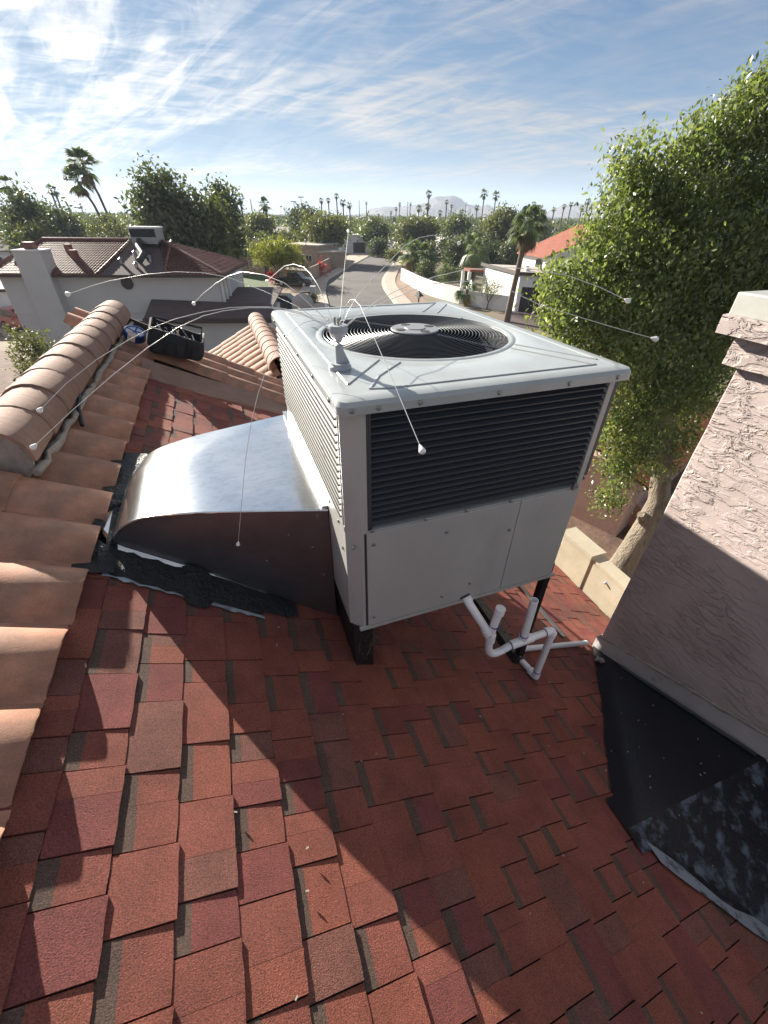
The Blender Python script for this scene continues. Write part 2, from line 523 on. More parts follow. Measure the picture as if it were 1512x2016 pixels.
M['leaf_mid'] = mat('mid_leaf', (0.088, 0.112, 0.052), 0.55, attr='tint', trans=0.30)
M['leaf_red'] = mat('red_bract', (0.42, 0.018, 0.025), 0.6, attr='tint', trans=0.25)
M['frond'] = mat('palm_frond', (0.10, 0.135, 0.060), 0.45, attr='tint', trans=0.25)
M['dead_frond'] = mat('dead_frond', (0.16, 0.115, 0.065), 0.8, attr='tint', trans=0.2)
# ================================================================== the house we stand on
house = rthing('house', 'house whose red shingle and clay tile roof fills the foreground', 'house', 1.0, 2.0, -CAMZ)
B0, B1 = -2.2, 6.0
EAVE = 3.10


def build_house_body():
    w = MB()
    # walls under the eaves and the gable end
    zr = RZ(-1.16, -0.06)
    ze = RZ(EAVE - 0.1, -0.08)
    zl = zr - (5.2 - 1.16) * math.tan(TR)
    prof = [(-5.0, -CAMZ), (EAVE - 0.12, -CAMZ), (EAVE - 0.12, ze - 0.05), (-1.16, zr - 0.05), (-5.0, zl - 0.05)]
    w.extrude([(a, B0 + 0.15, z) for a, z in prof], (0, B1 - B0 - 0.3, 0))
    w.build('wall', M['house_stucco'], house)
    d = MB()
    def P(s, b, h): return RP(s, b, h)
    s0, s1 = S_of(-1.2), S_of(EAVE)
    d.hexa([P(s0, B0, -0.06), P(s1, B0, -0.06), P(s1, B1, -0.06), P(s0, B1, -0.06)], [P(s0, B0, -0.012), P(s1, B0, -0.012), P(s1, B1, -0.012), P(s0, B1, -0.012)])
    return d.build('shingle_roof', M['deck'], house)


deck = build_house_body()

# ---- laminated shingles
EXPO = 0.157
def seen_px(a, b, z):
    p = RC @ (HB(a, b, z) - np.array([0, 0, CAMZ]))
    if p[2] < 0.1: return None
    return 756 + FPX * p[0] / p[2], 1008 + FPX * p[1] / p[2], p[2]


def shingles():
    rnd = random.Random(21)
    pieces = []
    i0 = int(math.floor((S_of(-0.95) + 0.003) / EXPO))
    for i in range(i0, 28):
        s = -0.003 + i * EXPO
        b = -1.75 + rnd.uniform(0, 0.3)
        raised = rnd.random() < 0.5
        tone = 0
        bend = 4.62
        while b < bend:
            w = rnd.choice((0.12, 0.14, 0.15, 0.17, 0.19, 0.21, 0.24)) * (1.0 if raised else 0.85)
            tone = rnd.choices((0, 1, 2, 3), (0.45, 0.25, 0.17, 0.13))[0]
            # colour may change along one tab
            cuts = [w] if rnd.random() < 0.62 or w < 0.14 else [w * rnd.uniform(0.35, 0.65)]
            if len(cuts) == 1 and cuts[0] < w: cuts.append(w - cuts[0])
            bb = b
            for k, cw in enumerate(cuts):
                if k: tone = rnd.choices((0, 1, 2, 3), (0.4, 0.25, 0.2, 0.15))[0]
                first, last = k == 0, k == len(cuts) - 1
                a_mid = RP(s + EXPO / 2, bb, 0)[0]
                hidden = (a_mid > 2.42 and -0.95 < bb < 1.3) or (a_mid > EAVE) or (a_mid < -0.80)
                if not hidden:
                    pieces.append((s, bb + (0.002 if first else 0.0004), bb + cw - (0.002 if last else 0.0004), raised, tone, rnd.uniform(-0.0025, 0.0025), rnd.uniform(-0.0015, 0.0015), rnd.uniform(0.030, 0.048)))
                bb += cw
            b += w
            raised = not raised if rnd.random() < 0.9 else raised
    def rank(p):
        c = RP(p[0] + EXPO / 2, (p[1] + p[2]) / 2, 0)
        q = seen_px(*c)
        if q is None or not (-20 < q[0] < 1532 and 0 < q[1] < 2030): return 0
        a, b = c[0], c[1]
        if 0.27 < a < 1.42 and b > 1.15: return 0.0001 / q[2] ** 2
        return (p[2] - p[1]) / q[2] ** 2
    pieces.sort(key=rank, reverse=True)

    def shape(mb, p):
        s, b0, b1, raised, tone, j0, j1, band = p
        hu, hd = (0.0015, 0.0080) if raised else (0.0004, 0.0036)
        se = s + EXPO + (0.002 if raised else -0.001)
        bot = -0.0115
        n = 3 if raised else 2
        us = [b0 + (b1 - b0) * k / n for k in range(n + 1)]
        edge = [se + j0 + (j1 - j0) * k / n + (0.0012 if k % 2 else -0.0008) for k in range(n + 1)]
        mb.cur = tone
        sm = s + band
        hm = hu + (hd - hu) * band / EXPO
        top = [RP(s, u, hu) for u in us]; mid = [RP(sm, u, hm) for u in us]
        low = [RP(e, u, hd) for e, u in zip(edge, us)]; foot = [RP(e + 0.001, u, bot) for e, u in zip(edge, us)]
        up0 = [RP(s, b0, bot), RP(s, b1, bot)]
        N = n + 1
        vs = top + mid + low + foot + up0
        ft, fb = [], []
        for k in range(n):
            fb.append((k, N + k, N + k + 1, k + 1))
            ft.append((N + k, 2 * N + k, 2 * N + k + 1, N + k + 1))
            ft.append((2 * N + k, 3 * N + k, 3 * N + k + 1, 2 * N + k + 1))
        ft.append((0, 4 * N, 3 * N, 2 * N, N))
        ft.append((n, N + n, 2 * N + n, 3 * N + n, 4 * N + 1))
        o = len(mb.v)
        mb.add(vs, ft)
        mb.cur = tone if raised else 4
        for f in fb:
            mb.f.append(tuple(x + o for x in f)); mb.mi.append(mb.cur)
        mb.cur = 0
    for p in pieces[:300]:
        mb = MB(); shape(mb, p)
        mb.build('shingle', SH, deck, fix=False)
    mb = MB()
    for p in pieces[300:]: shape(mb, p)
    mb.build('shingles', SH, deck, fix=False, kind='stuff')


shingles()

# ---- clay tiles: S-shaped, one mesh, laid as single pieces
PITCHB, TLEN, TEXP = 0.32, 0.44, 0.365
def tile_mesh(length, seed):
    r = random.Random(seed)
    mb = MB()
    n = 18
    th = 0.016
    ys = [-PITCHB * 0.53 + PITCHB * 1.06 * k / n for k in range(n + 1)]
    def h(y): return 0.066 * max(0.0, math.cos(math.pi * min(abs(y), 0.16) / 0.285)) ** .75
    rows = [(0.0, 0.004), (length * 0.5, 0.009), (length - 0.006, 0.015), (length, 0.012)]
    top = [[(s + (r.uniform(-.003, .003) if i == 3 else 0), y, h(y) + dz) for y in ys] for i, (s, dz) in enumerate(rows)]
    bot = [[(s, y, h(y) + dz - th) for y in ys] for s, dz in rows]
    N = n + 1
    vs = [p for row in top for p in row] + [p for p in bot[0]] + [p for p in bot[3]]
    fs = []
    for i in range(3):
        for k in range(n):
            fs.append((i * N + k, (i + 1) * N + k, (i + 1) * N + k + 1, i * N + k + 1))
    o0, o1 = 4 * N, 5 * N
    for k in range(n):
        fs.append((3 * N + k, o1 + k, o1 + k + 1, 3 * N + k + 1))
    mb.add(vs, fs)
    return mb.mesh('roof_tile', M['tile'], smooth=40, fix=False)


TILES = [tile_mesh(TLEN, k) for k in range(3)]
rt = random.Random(5)
tile_root = MB()
tile_root.hexa([RP(S_of(-1.3), -0.6, -0.024), RP(S_of(-0.80), -0.6, -0.024), RP(S_of(-0.80), 5.9, -0.024), RP(S_of(-1.3), 5.9, -0.024)],
               [RP(S_of(-1.3), -0.6, -0.0195), RP(S_of(-0.80), -0.6, -0.0195), RP(S_of(-0.80), 5.9, -0.0195), RP(S_of(-1.3), 5.9, -0.0195)])
tile_root = tile_root.build('tile_roof', M['deck'], house)


def lay(s, b, h=0.0, side=1, mesh=None, jit=True):
    """a tile whose upper end is at s down the slope, its crest at b"""
    jb = rt.uniform(-0.006, 0.006) if jit else 0
    js = rt.uniform(-0.008, 0.008) if jit else 0
    a, bb, z = RP(s + js, b + jb, h)
    return put('roof_tile', mesh or rt.choice(TILES), tile_root, (a, bb, z), (rt.uniform(-.006, .006), TR + rt.uniform(-.006, .006), rt.uniform(-.008, .008)))


crests = [0.222 + PITCHB * k - 0.006 * 0 for k in range(-2, 18)]
S_END = S_of(-0.755)                      # where the cut field of tile stops
for k, b in enumerate(crests):
    top_s = S_END - TLEN
    lay(top_s, b, -0.010)
    lay(top_s - TEXP, b, -0.006) if b < 2.3 or b > 5.2 else None
    if b < 1.3: lay(top_s - 2 * TEXP, b, -0.002)
# the field that starts again beyond the shingled bay
for b in [x for x in crests if x > 4.75]:
    for j in range(1, 6):
        if j >= 3 and b < 4.9 + 0.04 * j: pass
        lay(S_END - TLEN + TEXP * j + (0.05 if j == 1 else 0), b, 0.05)

# other side of the ridge
RA = -1.16
RIDGE_Z = RZ(RA, 0.08)
for k in range(16):
    b = 1.0 + PITCHB * k + 1.2
    for j in range(3):
        d = 0.03 + TEXP * j
        a = RA - 0.03 - d * CN
        z = RIDGE_Z - 0.085 - d * SN
        if b > 5.9: continue
        put('roof_tile', rt.choice(TILES), tile_root, (a, b + rt.uniform(-.006, .006), z), (0, TR, math.pi))
# ridge barrels
def ridge_mesh():
    mb = MB()
    n, L = 12, 0.42
    vs, fs = [], []
    for (y, r) in ((0, 0.170), (0.03, 0.172), (L * .5, 0.166), (L, 0.159)):
        for k in range(n + 1):
            t = math.pi * (-0.04 + 1.08 * k / n)
            vs.append((r * math.cos(t), y, r * math.sin(t) * 0.98))
    for k in range(n + 1):
        t = math.pi * (-0.04 + 1.08 * k / n)
        vs.append((0.152 * math.cos(t), 0, 0.152 * math.sin(t)))
    N = n + 1
    for i in range(3):
        for k in range(n):
            fs.append((i * N + k, i * N + k + 1, (i + 1) * N + k + 1, (i + 1) * N + k))
    for k in range(n): fs.append((k, 4 * N + k, 4 * N + k + 1, k + 1))
    mb.add(vs, fs)
    return mb.mesh('ridge_tile', M['ridge'], smooth=50, fix=True)


RM = ridge_mesh()
b = 2.26
for k in range(11):
    if b > 5.75: break
    put('ridge_tile', RM, tile_root, (RA + rt.uniform(-.006, .006), b, RIDGE_Z - 0.02 + rt.uniform(-.004, .004)), (0, rt.uniform(-.03, .03), rt.uniform(-.012, .012)))
    b += 0.335
mb = MB()     # closing disc and rake trim at the gable end, mortar under the ridge
mb.lathe([(0.15, 0.0), (0.15, 0.02)], (RA, 6.0, RIDGE_Z - 0.02), 20, (0, 1, 0)); mb.build('ridge_end_cap', M['mortar'], tile_root); mb = MB(); mb.lathe([(0.150, 0.0), (0.150, 0.02)], (RA, 2.275, RIDGE_Z - 0.02), 20, (0, 1, 0))
mb.build('ridge_end_cap', M['mortar'], tile_root)
mb = MB()
r2 = random.Random(3)
for sgn, a in ((1, RA + 0.155), (-1, RA - 0.155)):
    pts = [(a + r2.uniform(-.012, .012), bb, RIDGE_Z - 0.075 + r2.uniform(-.012, .01) - 0.02) for bb in np.arange(2.25, 5.95, 0.07)]
    mb.tube(pts, [0.022 + r2.uniform(-.008, .008) for _ in pts], 6)
mb.build('mortar_bed', M['mortar'], tile_root, smooth=60)
mb = MB()
for (a0, z0, a1, z1) in ((RA, RIDGE_Z - .05, -0.80, RZ(-0.80, 0.03)), (RA, RIDGE_Z - .05, RA - 1.25, RIDGE_Z - .05 - 1.25 * math.tan(TR))):
    mb.beam((a0, 6.0, z0), (a1, 6.0, z1), 0.03, 0.12)
mb.build('rake_board', M['fascia'], tile_root)

# dark joint across the near end of the ridge
mb = MB()
for k in range(14):
    a0 = -1.34 + k * 0.045
    s0 = S_of(a0)
    mb.hexa([RP(s0, 2.15 - .012 * k * .2, 0.02), RP(s0 + .055, 2.15, 0.02), RP(s0 + .055, 2.20, 0.02), RP(s0, 2.2, 0.02)],
            [RP(s0, 2.165, 0.034 + r2.uniform(0, .008)), RP(s0 + .055, 2.165, 0.034), RP(s0 + .055, 2.19, 0.036), RP(s0, 2.19, 0.034)])
mb.build('tar_joint', M['tar'], tile_root)

# tan shingled upstand at the far side of the bay
mb = MB()
L0 = [(-0.80, 4.34), (-0.30, 4.42), (0.40, 4.62), (1.5, 4.70), (2.9, 4.72)]
cells = 7
for i in range(len(L0) - 1):
    (a0, b0), (a1, b1) = L0[i], L0[i + 1]
    mb.hexa([(a0, b0, RZ(a0, -.01)), (a1, b1, RZ(a1, -.01)), (a1, b1 + .33, RZ(a1, -.01)), (a0, b0 + .33, RZ(a0, -.01))],
            [(a0, b0 + .02, RZ(a0, .015)), (a1, b1 + .02, RZ(a1, .015)), (a1, b1 + .33, RZ(a1, .075)), (a0, b0 + .33, RZ(a0, .075))])
mb.build('upstand', M['tan_flash'], tile_root)

# ---- the lower tiled gable beyond
low = rthing('lower_house_wing', 'lower tiled wing of the house with its clay ridge behind the air conditioner', 'house wing', 0.65, 7.8, -CAMZ)
WR_A, WR_Z, WB0, WB1 = 0.66, -1.78, 6.1, 9.5
mb = MB()
hw = 2.6
mb.extrude([(WR_A - hw + .2, WB0 - .05, -CAMZ), (WR_A + hw - .2, WB0 - .05, -CAMZ), (WR_A + hw - .2, WB0 - .05, WR_Z - .1 - (hw - .2) * math.tan(TR)), (WR_A, WB0 - .05, WR_Z - .12), (WR_A - hw + .2, WB0 - .05, WR_Z - .1 - (hw - .2) * math.tan(TR))], (0, WB1 - WB0 - .15, 0))
mb.build('wall', M['house_stucco'], low)
mb = MB()
for sg in (-1, 1):
    p = [(WR_A, WR_Z - .07), (WR_A + sg * hw, WR_Z - .07 - hw * math.tan(TR)), (WR_A + sg * hw, WR_Z - .10 - hw * math.tan(TR)), (WR_A, WR_Z - .10)]
    mb.extrude([(a, WB0, z) for a, z in p], (0, WB1 - WB0, 0))
lroof = mb.build('tile_roof', M['deck'], low)
nrow = int((WB1 - WB0) / PITCHB)
for k in range(nrow + 1):
    b = WB0 + 0.08 + PITCHB * k
    for j in range(6):
        d = 0.02 + TEXP * j
        put('roof_tile', rt.choice(TILES), lroof, (WR_A - d * CN, b + rt.uniform(-.005, .005), WR_Z - 0.06 - d * SN), (0, TR, math.pi))
    for j in range(2):
        d = 0.02 + TEXP * j
        put('roof_tile', rt.choice(TILES), lroof, (WR_A + d * CN, b, WR_Z - 0.06 - d * SN), (0, TR, 0))
b = WB0 - 0.05
while b < WB1 - 0.3:
    o = put('ridge_tile', RM, lroof, (WR_A, b, WR_Z + 0.0), (0, 0, rt.uniform(-.01, .01)))
    b += 0.335

# ---- parapet at the eave
mb = MB()
pw = [(EAVE, 1.2), (EAVE, 2.22)]
mb.box(EAVE + .01, EAVE + .12, 0.2, 2.22, RZ(EAVE) - 1.2, -2.86)
mb.box(EAVE - .008, EAVE + .135, 0.2, 2.22, -2.86, -2.825)
mb.box(EAVE - .005, EAVE + .14, 2.22, 2.62, RZ(EAVE) - 1.2, -2.84)
mb.box(EAVE - .03, EAVE + .16, 2.205, 2.66, -2.84, -2.79)
mb.box(EAVE + .01, EAVE + .12, 2.62, 6.0, RZ(EAVE) - 1.2, -2.98)
par = mb.build('parapet_wall', M['parapet'], house, smooth=30)
mb = MB()
for bb in (1.3, 1.62, 1.98): mb.lathe([(0.012, 0), (0.012, .02), (0.006, .03)], (EAVE + .01, bb, -2.96), 8, (-1, 0, 0))
mb.tube([(EAVE - .004, 2.0, -2.93), (EAVE - .004, 1.7, -2.95), (EAVE - .004, 1.3, -2.98)], 0.004, 5)
mb.build('wall_cable', M['plastic'], par)

# ---- stucco chimney with its cricket
CA, CB0, CB1, CA1 = 2.40, -0.90, 1.38, 3.25
ch_root = MB()
M['chim'] = mat('skip_trowel_stucco', (0.47, 0.395, 0.37), 0.92, var=0.12, vscale=2.0, col2=(0.40, 0.335, 0.32), c2scale=1.6, c2lo=0.5, c2hi=0.7, fine=0.08, fscale=120)
def chim_bump(mt):
    t = mt.node_tree; L = t.links.new
    bs = t.nodes['Principled BSDF']
    tc = nd(t, 'ShaderNodeTexCoord')
    mp = nd(t, 'ShaderNodeMapping'); mp.inputs['Rotation'].default_value = (0.5, 0, 0); mp.inputs['Scale'].default_value = (1, 0.55, 1.5)
    L(tc.outputs['Object'], mp.inputs[0])
    n = nd(t, 'ShaderNodeTexNoise'); n.inputs['Scale'].default_value = 15; n.inputs['Detail'].default_value = 4; n.inputs['Roughness'].default_value = 0.62; n.inputs['Distortion'].default_value = 0.8
    L(mp.outputs[0], n.inputs['Vector'])
    r = nd(t, 'ShaderNodeValToRGB')
    e = r.color_ramp.elements
    e[0].position = 0.44; e[0].color = (0, 0, 0, 1)
    e[1].position = 0.56; e[1].color = (1, 1, 1, 1)
    k = e.new(0.50); k.color = (0.25, 0.25, 0.25, 1)
    L(n.outputs[0], r.inputs[0])
    n2 = nd(t, 'ShaderNodeTexNoise'); n2.inputs['Scale'].default_value = 90; n2.inputs['Detail'].default_value = 3
    L(tc.outputs['Object'], n2.inputs['Vector'])
    ad = nd(t, 'ShaderNodeMath', operation='MULTIPLY_ADD'); ad.inputs[1].default_value = 0.12
    n3 = nd(t, 'ShaderNodeTexNoise'); n3.inputs['Scale'].default_value = 3.2; n3.inputs['Detail'].default_value = 3
    L(tc.outputs['Object'], n3.inputs['Vector'])
    mk = nd(t, 'ShaderNodeMapRange'); mk.inputs[1].default_value = 0.40; mk.inputs[2].default_value = 0.58; mk.inputs[3].default_value = 0.22; mk.inputs[4].default_value = 1.15
    L(n3.outputs[0], mk.inputs[0])
    mm_ = nd(t, 'ShaderNodeMath', operation='MULTIPLY'); L(r.outputs[0], mm_.inputs[0]); L(mk.outputs[0], mm_.inputs[1])
    L(n2.outputs[0], ad.inputs[0]); L(mm_.outputs[0], ad.inputs[2])
    b = nd(t, 'ShaderNodeBump'); b.inputs['Strength'].default_value = 1.0; b.inputs['Distance'].default_value = 0.0065
    L(ad.outputs[0], b.inputs['Height']); L(b.outputs[0], bs.inputs['Normal'])
chim_bump(M['chim'])
ch_root.box(CA, CA1, CB0, CB1, RZ(CA1) - 0.3, -0.60)
chim = ch_root.build('chimney', M['chim'], house)
import bmesh
from mathutils import noise as mnoise
def weather(ob, cuts, amp, freq):
    bm_ = bmesh.new(); bm_.from_mesh(ob.data)
    bmesh.ops.subdivide_edges(bm_, edges=bm_.edges[:], cuts=cuts, use_grid_fill=True)
    for v_ in bm_.verts:
        v_.co += mnoise.noise_vector(v_.co * freq) * amp + mnoise.noise_vector(v_.co * freq * 3.7) * amp * .45
    bm_.to_mesh(ob.data); bm_.free()
weather(chim, 36, .006, 5.0)
for p_ in chim.data.polygons: p_.use_smooth = True
chim.data.set_sharp_from_angle(angle=math.radians(35))
bev = chim.modifiers.new('b', 'BEVEL'); bev.width = 0.010; bev.segments = 2
def tier(name, o, z0, z1, mt, bw=0.012):
    mb = MB(); mb.box(CA - o, CA1 + o, CB0 - o, CB1 + o, z0, z1)
    ob = mb.build(name, mt, chim)
    if mt is M['chim']: weather(ob, 24, .006, 7.0)
    q = ob.modifiers.new('b', 'BEVEL'); q.width = bw; q.segments = 3
    return ob
tier('chimney_collar', 0.045, -0.60, -0.455, M['chim'], 0.016)
tier('chimney_band', 0.11, -0.458, -0.375, M['chim'], 0.014)
capm = tier('chimney_cap', 0.095, -0.377, -0.275, M['cap_metal'], 0.008)
mb = MB()
for bb in (-0.5, 0.3, 0.95, 1.25): mb.lathe([(0.011, 0), (0.011, .006), (0.006, .012)], (CA - 0.096, bb, -0.352), 8, (-1, 0, 0))
mb.build('cap_screw', M['screw'], chim)
# cricket: membrane planes from the roof up to the chimney face, ridge level at b = PB
PB, PZ, RAa = 0.26, -2.44, 1.40
mem = MB()
def cricket(a, b):
    """height of the cricket surface"""
    fa = max(0.0, min(1.0, (a - RAa) / (CA - RAa)))
    zr = RZ(RAa, 0.014) + (PZ - RZ(RAa, 0.014)) * fa
    half = (CB1 - PB) * fa if b > PB else (PB - CB0) * fa
    d = abs(b - PB)
    zroof = RZ(a, 0.014)
    if half < 1e-4 or d >= half: return zroof
    return zr + (zroof - zr) * d / half
def lap(fa, far):       # outer edge of the membrane on the shingles
    base = (CB1 - PB) * fa if far else (PB - CB0) * fa
    return base + (0.13 - 0.10 * fa if far else 0.10) + 0.012 * math.sin(9 * fa) + 0.006 * math.sin(31 * fa)
us = [i / 18 for i in range(-1, 19)]
us[0] = -0.07
def memf(u, v):         # v from -1 (near lap) through 0 (ridge) to 1 (far lap)
    a = RAa + (CA - 0.002 - RAa) * u
    fa = max(u, 0)
    if v >= 0: b = PB + v * lap(fa, True)
    else: b = PB + v * lap(fa, False)
    return (a, b, cricket(a, b) + 0.001)
vs_ = [i / 10 for i in range(-10, 11)]
far = MB(); far.grid(memf, us, [i / 10 for i in range(0, 11)]); far.build('cricket_membrane', M['membrane'], chim, smooth=35)
near = MB(); near.grid(memf, us, [-1 + i / 10 for i in range(0, 11)]); near.build('cricket_membrane', M['smear'], chim, smooth=35)
mb = MB()   # chalky primer along the near lap and the cricket ridge
def rim(u, w):
    p = memf(u, -1)
    return (p[0], p[1] - 0.05 + w * (0.085 + 0.02 * math.sin(u * 23)), (cricket(p[0], p[1] - 0.05 + w * 0.085) + 0.0045))
mb.grid(rim, [i / 24 for i in range(0, 25)], [0, 0.5, 1.0])
mb.build('chalky_primer', M['chalk'], chim)
# painted flashing at the foot of the chimney: an upstand with folded segments
fl = MB()
def fz(b):
    if b > PB: return PZ + (RZ(CA) - PZ) * (b - PB) / (CB1 - PB)
    return PZ + (RZ(CA) - PZ) * (PB - b) / (PB - CB0)
segs = [(CB1 + 0.015, 0.87), (0.872, PB), (PB - 0.002, -0.3), (-0.302, CB0)]
for b0, b1 in segs:
    h = 0.155
    fl.hexa([(CA - 0.024, b0, fz(b0) + 0.008), (CA - 0.024, b1, fz(b1) + 0.008), (CA - 0.002, b1, fz(b1) + 0.008), (CA - 0.002, b0, fz(b0) + 0.008)],
            [(CA - 0.016, b0, fz(b0) + h), (CA - 0.016, b1, fz(b1) + h), (CA - 0.002, b1, fz(b1) + h), (CA - 0.002, b0, fz(b0) + h)])
fl.box(CA - 0.02, CA + 0.25, CB1 + 0.002, CB1 + 0.018, RZ(CA + .1) - 0.05, RZ(CA) + 0.14)
fl.build('flashing', M['flash'], chim)
mb = MB()   # mortar-coloured sealant bead on the flashing's upper edge
rb = random.Random(9)
pts = [(CA - 0.008, bb, fz(bb) + 0.158 + rb.uniform(-.003, .003)) for bb in np.arange(CB1, CB0, -0.05)]
mb.tube(pts, [0.013 + rb.uniform(-.003, .004) for _ in pts], 6)
mb.build('sealant_bead', M['mortar'], chim, smooth=60)
mb = MB()   # dull roll of membrane along the upstand
pts = [(CA - 0.045, bb, cricket(CA - 0.045, bb) + 0.008) for bb in np.arange(CB1 - .25, PB + .01, -0.06)]
mb.tube(pts, [0.012] * len(pts), 6)
mb.build('membrane_fold', mat('worn_membrane', (0.05, 0.055, 0.06), 0.45), chim, smooth=60)
# clump of debris at the far corner, bits on the membrane
deb = MB()
for k in range(16):
    c = (2.25 + rb.uniform(-.03, .03), 1.22 + rb.uniform(-.03, .03), RZ(2.25, 0.03) + rb.uniform(0, .03))
    deb.lathe([(0.006, -.008), (0.012, 0), (0.005, .009)], c, 5, (rb.uniform(-1, 1), rb.uniform(-1, 1), rb.uniform(.1, 1)))
for k in range(120):
    a, b = rb.uniform(-0.3, 2.3), rb.uniform(-0.3, 1.6)
    if a < RAa + .1 and rb.random() < 0.72: continue
    z = max(cricket(a, b), RZ(a, 0.013)) + 0.003
    L_ = rb.uniform(0.004, 0.012); t = rb.uniform(0, 3)
    if a > 1.5 and b < -0.1: continue
    deb.beam((a, b, z), (a + L_ * math.cos(t), b + L_ * math.sin(t), z + .001), 0.004, 0.003)
o = deb.build('debris', mat('dry_debris', (0.30, 0.27, 0.22), 0.9, objvar=0.1))
for v in o.data.vertices:
    v.co = HB(*v.co)
o['kind'] = 'stuff'
# ================================================================== packaged air conditioner
A0, A1, AB0, AB1, AZ0, AZ1 = 0.272, 1.420, 1.14, 2.68, -1.515, -0.449
ac = rthing('air_conditioner', 'large light grey packaged air conditioner with round fan grille on the red shingle roof', 'air conditioner', (A0 + A1) / 2, (AB0 + AB1) / 2, AZ0)


def rrect(x0, x1, y0, y1, r, n=4):
    pts = []
    for cx, cy, t0 in ((x1 - r, y0 + r, -90), (x1 - r, y1 - r, 0), (x0 + r, y1 - r, 90), (x0 + r, y0 + r, 180)):
        for k in range(n + 1):
            t = math.radians(t0 + 90 * k / n)
            pts.append((cx + r * math.cos(t), cy + r * math.sin(t)))
    return pts


FANC = ((A0 + A1) / 2 + 0.005, (AB0 + AB1) / 2, 0.44)


LEGA, LEGB = 1.40, 1.22


def build_ac():
    i = 0.016                                   # the cabinet sits inside the lid's skirt
    x0, x1, y0, y1 = A0 + i, A1 - i, AB0 + i, AB1 - i
    # lower cabinet with chamfered corner posts
    ch = 0.05
    mb = MB()
    poly = [(x0 + ch, y0), (x1 - ch, y0), (x1, y0 + ch), (x1, y1 - ch), (x1 - ch, y1), (x0 + ch, y1), (x0, y1 - ch), (x0, y0 + ch)]
    mb.prism(poly, AZ0, -0.965)
    body = mb.build('lower_cabinet', M['paint'], ac)
    # corner posts beside the louvres and top rail
    zt = AZ1 - 0.045
    pw = 0.075
    for (cx, cy, sx, sy) in ((x0, y0, 1, 1), (x1, y0, -1, 1), (x0, y1, 1, -1), (x1, y1, -1, -1)):
        p = [(cx + sx * ch, cy), (cx + sx * pw, cy), (cx + sx * pw, cy + sy * .02), (cx + sx * .02, cy + sy * pw), (cx, cy + sy * pw), (cx, cy + sy * ch)]
        mb = MB(); mb.prism(p, -0.965, zt)
        mb.build('corner_post', M['paint'], ac)
    # coil behind the louvres
    mb = MB()
    mb.box(x0 + .075, x1 - .075, y0 + .042, y0 + .06, -0.965, zt)
    mb.box(x1 - .06, x1 - .042, y0 + .075, y1 - .075, -0.965, zt)
    mb.box(x0 + .075, x1 - .075, y1 - .06, y1 - .042, -0.965, zt)
    mb.build('condenser_coil', M['coil'], ac)
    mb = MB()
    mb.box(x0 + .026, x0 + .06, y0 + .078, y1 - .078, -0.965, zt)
    mb.build('condenser_coil', M['coil_lit'], ac, label='sunlit coil behind the left louvre')
    # louvres: front, one slat at a time
    zl0, zl1 = -0.945, -0.505
    nF = 17
    mbs = MB()
    xa, xb = x0 + pw, x1 - pw + .045
    mbs.add([(xa, y0 + .004, 0), (xb, y0 + .004, 0), (xb, y0 + .030, 0.014), (xa, y0 + .030, 0.014), (xa, y0 + .004, -.0045), (xb, y0 + .004, -.0045), (xb, y0 + .03, 0.010), (xa, y0 + .03, 0.010)],
            [(0, 1, 2, 3), (7, 6, 5, 4), (0, 4, 5, 1), (3, 2, 6, 7), (0, 3, 7, 4), (1, 5, 6, 2)])
    me = mbs.mesh('louver_slat', M['louvre'], (0, 0, 0))
    for k in range(nF):
        z = zl0 + (zl1 - zl0) * (k + 0.4) / nF
        put('louver_slat', me, ac, (0, 0, z))
    # the pressed ends of the front grille
    for xx0, xx1, zz in ((xa - .001, xa + .018, zl0 - .02), (xb - .03, xb + .001, zl0 + .03)):
        mb = MB(); mb.box(xx0, xx1, y0 + .003, y0 + .02, zz, zl1 + .006)
        mb.build('louver_end', M['louvre'], ac)
    mb = MB()
    mb.box(xa - .001, xb + .002, y0 - .002, y0 + .02, zl1 + .006, zt)
    mb.build('top_rail', M['paint'], ac)
    # left side: broad slats in the lighter, sunlit copy of the slat colour
    nS = 15
    mbs = MB()
    ya, yb = y0 + .078, y1 - .078
    mbs.add([(x0 - .006, ya, -.007), (x0 - .006, yb, -.007), (x0 + .012, yb, 0.0135), (x0 + .012, ya, 0.0135), (x0 - .0055, ya, -.010), (x0 - .0055, yb, -.010), (x0 + .016, yb, 0.010), (x0 + .016, ya, 0.010)],
            [(0, 1, 2, 3), (7, 6, 5, 4), (0, 4, 5, 1), (3, 2, 6, 7), (0, 3, 7, 4), (1, 5, 6, 2)])
    me = mbs.mesh('louver_slat', M['louvre_lit'], (0, 0, 0))
    for k in range(nS):
        put('louver_slat', me, ac, (0, 0, zl0 + .02 + (zl1 - .02 - zl0) * (k + 0.2) / nS))
    mbs = MB(); mbs.box(x0 - .0105, x0 + .002, ya, yb, -.0022, .0022); me = mbs.mesh('louver_shade_line', M['seam'])  # proud dark strips: shade lines between the slats, put in as colour
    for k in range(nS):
        put('louver_shade_line', me, ac, (0, 0, zl0 + .02 + (zl1 - .02 - zl0) * (k + 0.2) / nS - .0125))
    # right and back grilles
    mbs = MB(); mbs.box(x1 - .02, x1, ya, yb, -.005, .006); me = mbs.mesh('louver_slat', M['louvre'])
    for k in range(14): put('louver_slat', me, ac, (0, 0, zl0 + (zl1 - zl0) * (k + .5) / 14))
    mbs = MB(); mbs.box(xa, x1 - pw, y1 - .02, y1, -.005, .006); me = mbs.mesh('louver_slat', M['louvre'])
    for k in range(14): put('louver_slat', me, ac, (0, 0, zl0 + (zl1 - zl0) * (k + .5) / 14))
    # pale frame strip above the left louvre and edge trims
    mb = MB()
